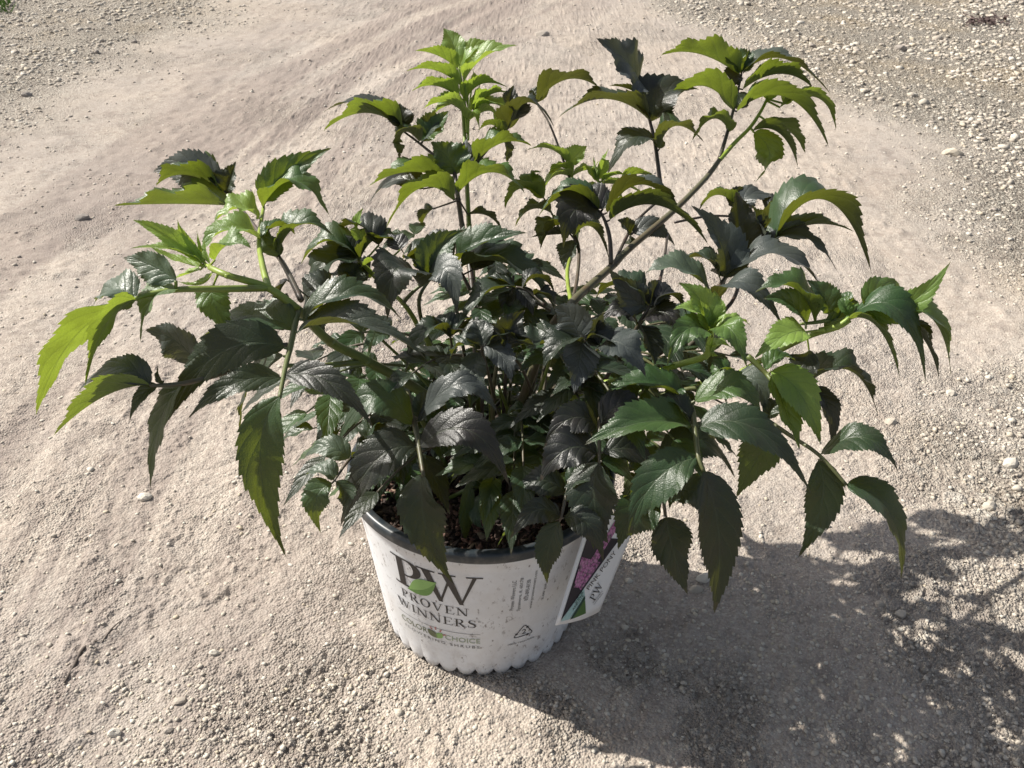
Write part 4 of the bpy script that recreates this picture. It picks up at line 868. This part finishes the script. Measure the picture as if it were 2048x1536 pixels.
leaf([(1490, 520, 5), (1480, 450, 6), (1475, 425, 6)], [(1474, 416, 1434, 390, 1398, 422, 0, 58, dict(m=.28)), (1478, 430, 1500, 390, 1572, 402, 2, 80, dict(bl=1, f=18, m=.0)), (1535, 436, 1560, 420, 1580, 460, 0, 60, dict(m=.1)), (1480, 428, 1470, 395, 1495, 375, 2, 50), (1530, 425, 1555, 405, 1566, 432, 1, 50)], .05, .0016, .1)
leaf([(1660, 640, -3), (1630, 645, -3), (1600, 648, -3)], [(1628, 642, 1585, 575, 1508, 586, 0, 84, dict(f=40, m=.42)), (1612, 657, 1580, 605, 1525, 598, -1, 62, dict(f=38, m=.32)), (1658, 628, 1645, 590, 1612, 560, 1, 60, dict(m=.35)), (1668, 640, 1690, 600, 1676, 590, 2, 40, dict(m=.3))], .35, .0018, .5)
leaf([(1640, 660, -3), (1675, 652, -4), (1700, 636, -4), (1740, 622, -4)], [
 (1735, 618, 1822, 604, 1902, 522, -1, 76, dict(f=24, m=.7)), (1730, 625, 1770, 575, 1832, 600, 3, 76, dict(f=20, m=.5)), (1686, 646, 1752, 652, 1801, 763, -2, 70, dict(f=40, m=.5)), (1706, 628, 1800, 622, 1852, 770, -4, 108, dict(f=20, m=.28)),
 (1800, 625, 1870, 645, 1902, 756, -1, 72, dict(f=36, m=.5)), (1795, 640, 1848, 680, 1880, 768, -3, 62, dict(m=.06)), (1700, 630, 1690, 606, 1700, 590, 1, 30, dict(m=.5)), (1648, 655, 1700, 610, 1705, 598, 1, 34, dict(m=.35))], .5, .0020, .7)
leaf([(1650, 660, -4), (1630, 662, -4), (1613, 664, -5)], [(1613, 664, 1568, 672, 1508, 718, -3, 86, dict(m=.88, f=24, r=14)), (1618, 700, 1600, 735, 1560, 755, -1, 80, dict(m=.02, f=14))], .8, .0014, .8)
# bright shoot, right of centre
leaf([(1418, 690, -7), (1423, 668, -7), (1424, 655, -7)], [
 (1423, 668, 1372, 660, 1334, 733, -4, 84, dict(m=.45, f=24)), (1422, 660, 1400, 600, 1356, 566, 1, 58, dict(m=.8)), (1421, 655, 1385, 620, 1346, 620, 0, 44), (1424, 664, 1462, 660, 1494, 736, -4, 88, dict(m=.62, f=22)),
 (1424, 660, 1434, 620, 1428, 580, 1, 42), (1428, 664, 1470, 640, 1500, 652, 1, 36), (1420, 652, 1410, 625, 1400, 600, 0, 30), (1426, 712, 1440, 690, 1470, 700, 0, 40)], .86, .0022, .9)
# lower right leaves
leaf([(1495, 712, -6), (1530, 745, -7), (1546, 765, -8), (1572, 798, -8)], [
 (1543, 742, 1602, 790, 1641, 890, -4, 118, dict(m=.82, f=18, r=-10)), (1545, 750, 1570, 820, 1600, 900, -4, 70, dict(m=.7, r=25)), (1530, 738, 1560, 715, 1592, 722, 1, 50, dict(m=.4))], .75, .0020, .45)
leaf([(1457, 758, -2), (1540, 752, -2), (1600, 762, -3)], [(1613, 770, 1700, 742, 1756, 834, -1, 88, dict(m=.1, f=38)), (1618, 778, 1660, 820, 1661, 895, -3, 68, dict(m=.03, f=22)), (1600, 765, 1610, 810, 1630, 850, -2, 70, dict(m=.0))], .08, .0015, .5)
leaf([(1440, 760, -3), (1462, 757, -3), (1480, 762, -4)], [(1468, 758, 1515, 768, 1527, 828, -3, 92, dict(bl=1, m=.1, f=12)), (1462, 760, 1440, 740, 1400, 780, 0, 60, dict(m=.45))], .1, .0014, .5)
leaf([(1500, 812, -5), (1520, 830, -6), (1582, 872, -9), (1638, 910, -12), (1693, 970, -14)], [
 (1641, 908, 1730, 876, 1797, 945, -3, 96, dict(m=.12, f=14)), (1636, 921, 1642, 1010, 1596, 1116, -4, 98, dict(m=.14, f=14)), (1693, 970, 1782, 1030, 1801, 1164, -4, 112, dict(m=.16, f=22, r=-12)),
 (1545, 858, 1515, 915, 1472, 996, -1, 118, dict(m=.34, f=12)), (1535, 838, 1545, 812, 1552, 800, 2, 40)], .12, .0021, .35)
leaf([(1350, 762, -6), (1370, 790, -9), (1384, 820, -12), (1389, 851, -14), (1396, 911, -17), (1407, 941, -18)], [
 (1368, 800, 1285, 768, 1192, 793, 0, 84, dict(m=.36, f=42)), (1382, 851, 1280, 846, 1168, 891, -2, 88, dict(m=.38, f=34)), (1394, 914, 1308, 965, 1257, 1069, -3, 96, dict(k=1.0, m=.2, f=22, r=8)), (1407, 943, 1438, 1080, 1428, 1228, -4, 140, dict(m=.10, f=20, r=-6)),
 (1398, 853, 1520, 862, 1624, 990, -3, 122, dict(m=.12, f=14)), (1390, 802, 1478, 775, 1524, 844, -1, 92, dict(m=.4, f=20)), (1380, 845, 1345, 806, 1296, 800, 2, 56, dict(m=.1))], .15, .0024, .35)
leaf([(1320, 900, -9), (1322, 950, -12), (1326, 992, -14), (1331, 1030, -15)], [
 (1333, 1034, 1348, 1105, 1376, 1190, -3, 124, dict(m=.1, f=14)), (1331, 996, 1385, 985, 1412, 1052, -2, 96, dict(m=.14, f=14)), (1322, 1002, 1268, 1030, 1236, 1100, -2, 96, dict(k=1.0, m=.18, f=16)), (1326, 930, 1402, 880, 1471, 958, 2, 108, dict(m=.12, f=14))], .1, .0018, .25)
leaf([(1212, 767, -6), (1206, 802, -9), (1199, 848, -13), (1199, 925, -16)], [
 (1194, 850, 1138, 838, 1087, 898, -2, 98, dict(m=.02, f=16)), (1202, 846, 1252, 806, 1298, 842, 1, 84, dict(m=.02, f=22)), (1194, 905, 1130, 900, 1080, 964, -2, 90, dict(k=1.0, m=.01, f=18)), (1206, 905, 1268, 900, 1313, 944, 1, 88, dict(m=.03, f=20)),
 (1199, 925, 1188, 1005, 1217, 1088, -3, 112, dict(k=1.0, m=.10, f=12)), (1204, 922, 1262, 950, 1240, 1008, 2, 92, dict(m=.3, f=12)), (1203, 800, 1170, 775, 1140, 800, 0, 60, dict(m=.05))], .04, .0019, .25)
leaf([(1150, 880, -9), (1143, 935, -14), (1130, 1000, -17), (1122, 1036, -18)], [
 (1120, 1034, 1070, 1022, 1020, 1079, -2, 72, dict(m=.04, f=14)), (1128, 1036, 1178, 1050, 1207, 1123, -2, 78, dict(m=.08, f=14)), (1119, 1043, 1096, 1105, 1095, 1168, -2, 76, dict(m=.10, f=16)),
 (1134, 985, 1080, 960, 1035, 985, 0, 88, dict(m=.06, f=14)), (1136, 975, 1170, 960, 1190, 1010, 1, 60, dict(m=.12)), (1110, 1040, 1050, 1030, 992, 1098, 3, 46, dict(m=.36))], .06, .0016, .25)
leaf([(813, 782, -8), (829, 845, -12), (838, 895, -15), (847, 951, -18)], [
 (836, 842, 922, 768, 997, 829, -1, 84, dict(bl=1, m=.0, f=24)), (841, 892, 940, 862, 1019, 973, -3, 108, dict(m=.0, f=16)), (826, 848, 745, 795, 672, 898, -1, 112, dict(m=.22, f=14)), (832, 895, 748, 925, 680, 1055, -3, 126, dict(m=.06, f=14)),
 (848, 950, 852, 1055, 907, 1168, -3, 128, dict(m=.10, f=16, r=-4)), (842, 835, 850, 800, 870, 790, 1, 50, dict(m=.1))], .06, .0022, .3)
leaf([(779, 857, -8), (735, 890, -11), (700, 918, -14), (669, 961, -16)], [
 (698, 917, 652, 892, 607, 917, 1, 68, dict(bl=1, m=.2, f=18)), (673, 957, 640, 942, 608, 952, 1, 50, dict(bl=1, m=.22)), (664, 967, 632, 1000, 642, 1067, -2, 80, dict(m=.26, f=10)), (672, 963, 690, 990, 686, 1020, -1, 42, dict(m=.12)), (705, 915, 730, 905, 720, 950, 0, 56, dict(m=.1)), (735, 888, 750, 850, 775, 870, 2, 44)], .15, .0013, .25)
for a in ((940, 960, 930, 1050, 938, 1092, -2, 42, .22), (965, 985, 952, 1030, 966, 1056, -2, 40, .25), (1040, 960, 1010, 935, 960, 975, 0, 54, .1), (1060, 900, 1020, 880, 1000, 930, 0, 60, .2), (1050, 830, 1030, 850, 1008, 900, 0, 66, .24), (1110, 830, 1090, 870, 1072, 905, -1, 60, .12)):
    leaf([(a[0] + 25, a[1] - 60, -4), (a[0] + 4, a[1] - 15, -7), (a[0], a[1], -8)], [(*a[:8], dict(f=12, m=a[8])), (a[0], a[1], a[0] + 25, a[1] + 10, a[0] + 45, a[1] + 50, -1, 38, dict(m=a[8])), (a[0], a[1] - 8, a[0] - 20, a[1] - 10, a[0] - 45, a[1] + 15, 0, 34, dict(m=a[8]))], a[8], .0011, .3)
# ---------------------------------------------------------------- untraced inner leaves that fill the body of the shrub
def rnd_leaf(P0, d, L, npair, age, wd, sink=None):
    global NLEAF
    d = d.normalized(); side = d.cross(ZUP).normalized(); pts = [P0 + d * L * q + ZUP * (-.35 * L * q * q) for q in (0, .33, .66, 1)]
    parts = [(pts, [.0015, .0013, .0011, .0008], .2 + age * .6)]; geos = []
    for k in range(npair):
        q = .35 + .6 * k / max(1, npair - .3); b = P0 + d * L * q + ZUP * (-.35 * L * q * q); ll = L * random.uniform(.55, .78)
        for sg in (-1, 1):
            dd = (side * sg * random.uniform(.8, 1.1) + d * random.uniform(.2, .6)).normalized(); dd.z *= .4
            T = b + dd * ll + ZUP * (-random.uniform(.15, .45) * ll); Mp = (b + T) / 2 + ZUP * ll * .09
            geos.append(leaflet_geo(b, Mp, T, ll * wd, random.uniform(8, 24), random.uniform(-15, 15), age, random.uniform(-15, 15)))
    b = pts[-1]; T = b + d * L * .55 - ZUP * L * .4; geos.append(leaflet_geo(b, (b + T) / 2 + ZUP * L * .05, T, L * .55 * wd, random.uniform(10, 35), 0, age))
    if sink is not None: sink += geos; return
    lo = link('leaf', stem_mesh('leaf', parts), shrub)
    for g in geos:
        s_ = bpy.data.objects.new('leaflet', leaf_mesh('leaflet', [g])); COL.objects.link(s_); s_.parent = lo;
    NLEAF += 1
random.seed(41)
def filler(n, zlo, zhi, rmax, Lr, ages, merged=False):
    out = []
    for i in range(n):
        a = random.uniform(0, 6.283) if not merged else random.uniform(-.5, 3.64); r = rmax * math.sqrt(random.uniform(.02, 1)); z = random.uniform(zlo, zhi)
        P0 = Vector((.035 + r * math.cos(a) * 1.2, .0 + r * math.sin(a) * .85, z)); d = Vector((math.cos(a), math.sin(a) - (.35 if P0.y > .02 else .1), random.uniform(-.1, .6)))
        P0.y = max(P0.y, -.055); P0.z += .02 * (P0.y < -.03)
        rnd_leaf(P0, d, random.uniform(*Lr), random.choice((1, 2, 2)), random.choice(ages), random.uniform(.42, .52), out if merged else None)
        if i % 3 == 0:
            b = Vector((random.uniform(-.04, .06), random.uniform(-.04, .04), .19)); link('stem', stem_mesh('stem', [([b, b.lerp(P0, .55) + ZUP * .012, P0], [.0022, .0018, .0014], random.choice((.1, .25, .5)))]), shrub)
    if merged: tag(link('foliage', leaf_mesh('foliage', out), shrub), kind='stuff')
filler(42, .25, .38, .125, (.065, .10), (.08, .15, .22, .3))
filler(80, .205, .33, .095, (.040, .066), (.16, .24, .3, .36, .4), True)

# middle storey between the main branches
out = []
for i in range(15):
    P0 = Vector((random.uniform(-.08, .20), random.uniform(-.02, .13), random.uniform(.34, .42))); a = random.uniform(0, 6.283)
    rnd_leaf(P0, Vector((math.cos(a), math.sin(a), random.uniform(.0, .5))), random.uniform(.06, .085), 2, random.choice((.08, .15, .22, .3, .38)), random.uniform(.40, .48), out)
    b = Vector((P0.x * .35 + .01, P0.y * .4, .2)); link('stem', stem_mesh('stem', [([b, b.lerp(P0, .5) + Vector((0, 0, .01)), P0], [.0022, .0017, .0012], random.choice((.15, .4, .6)))]), shrub) if i % 2 == 0 else None
tag(link('foliage', leaf_mesh('foliage', out), shrub), kind='stuff')
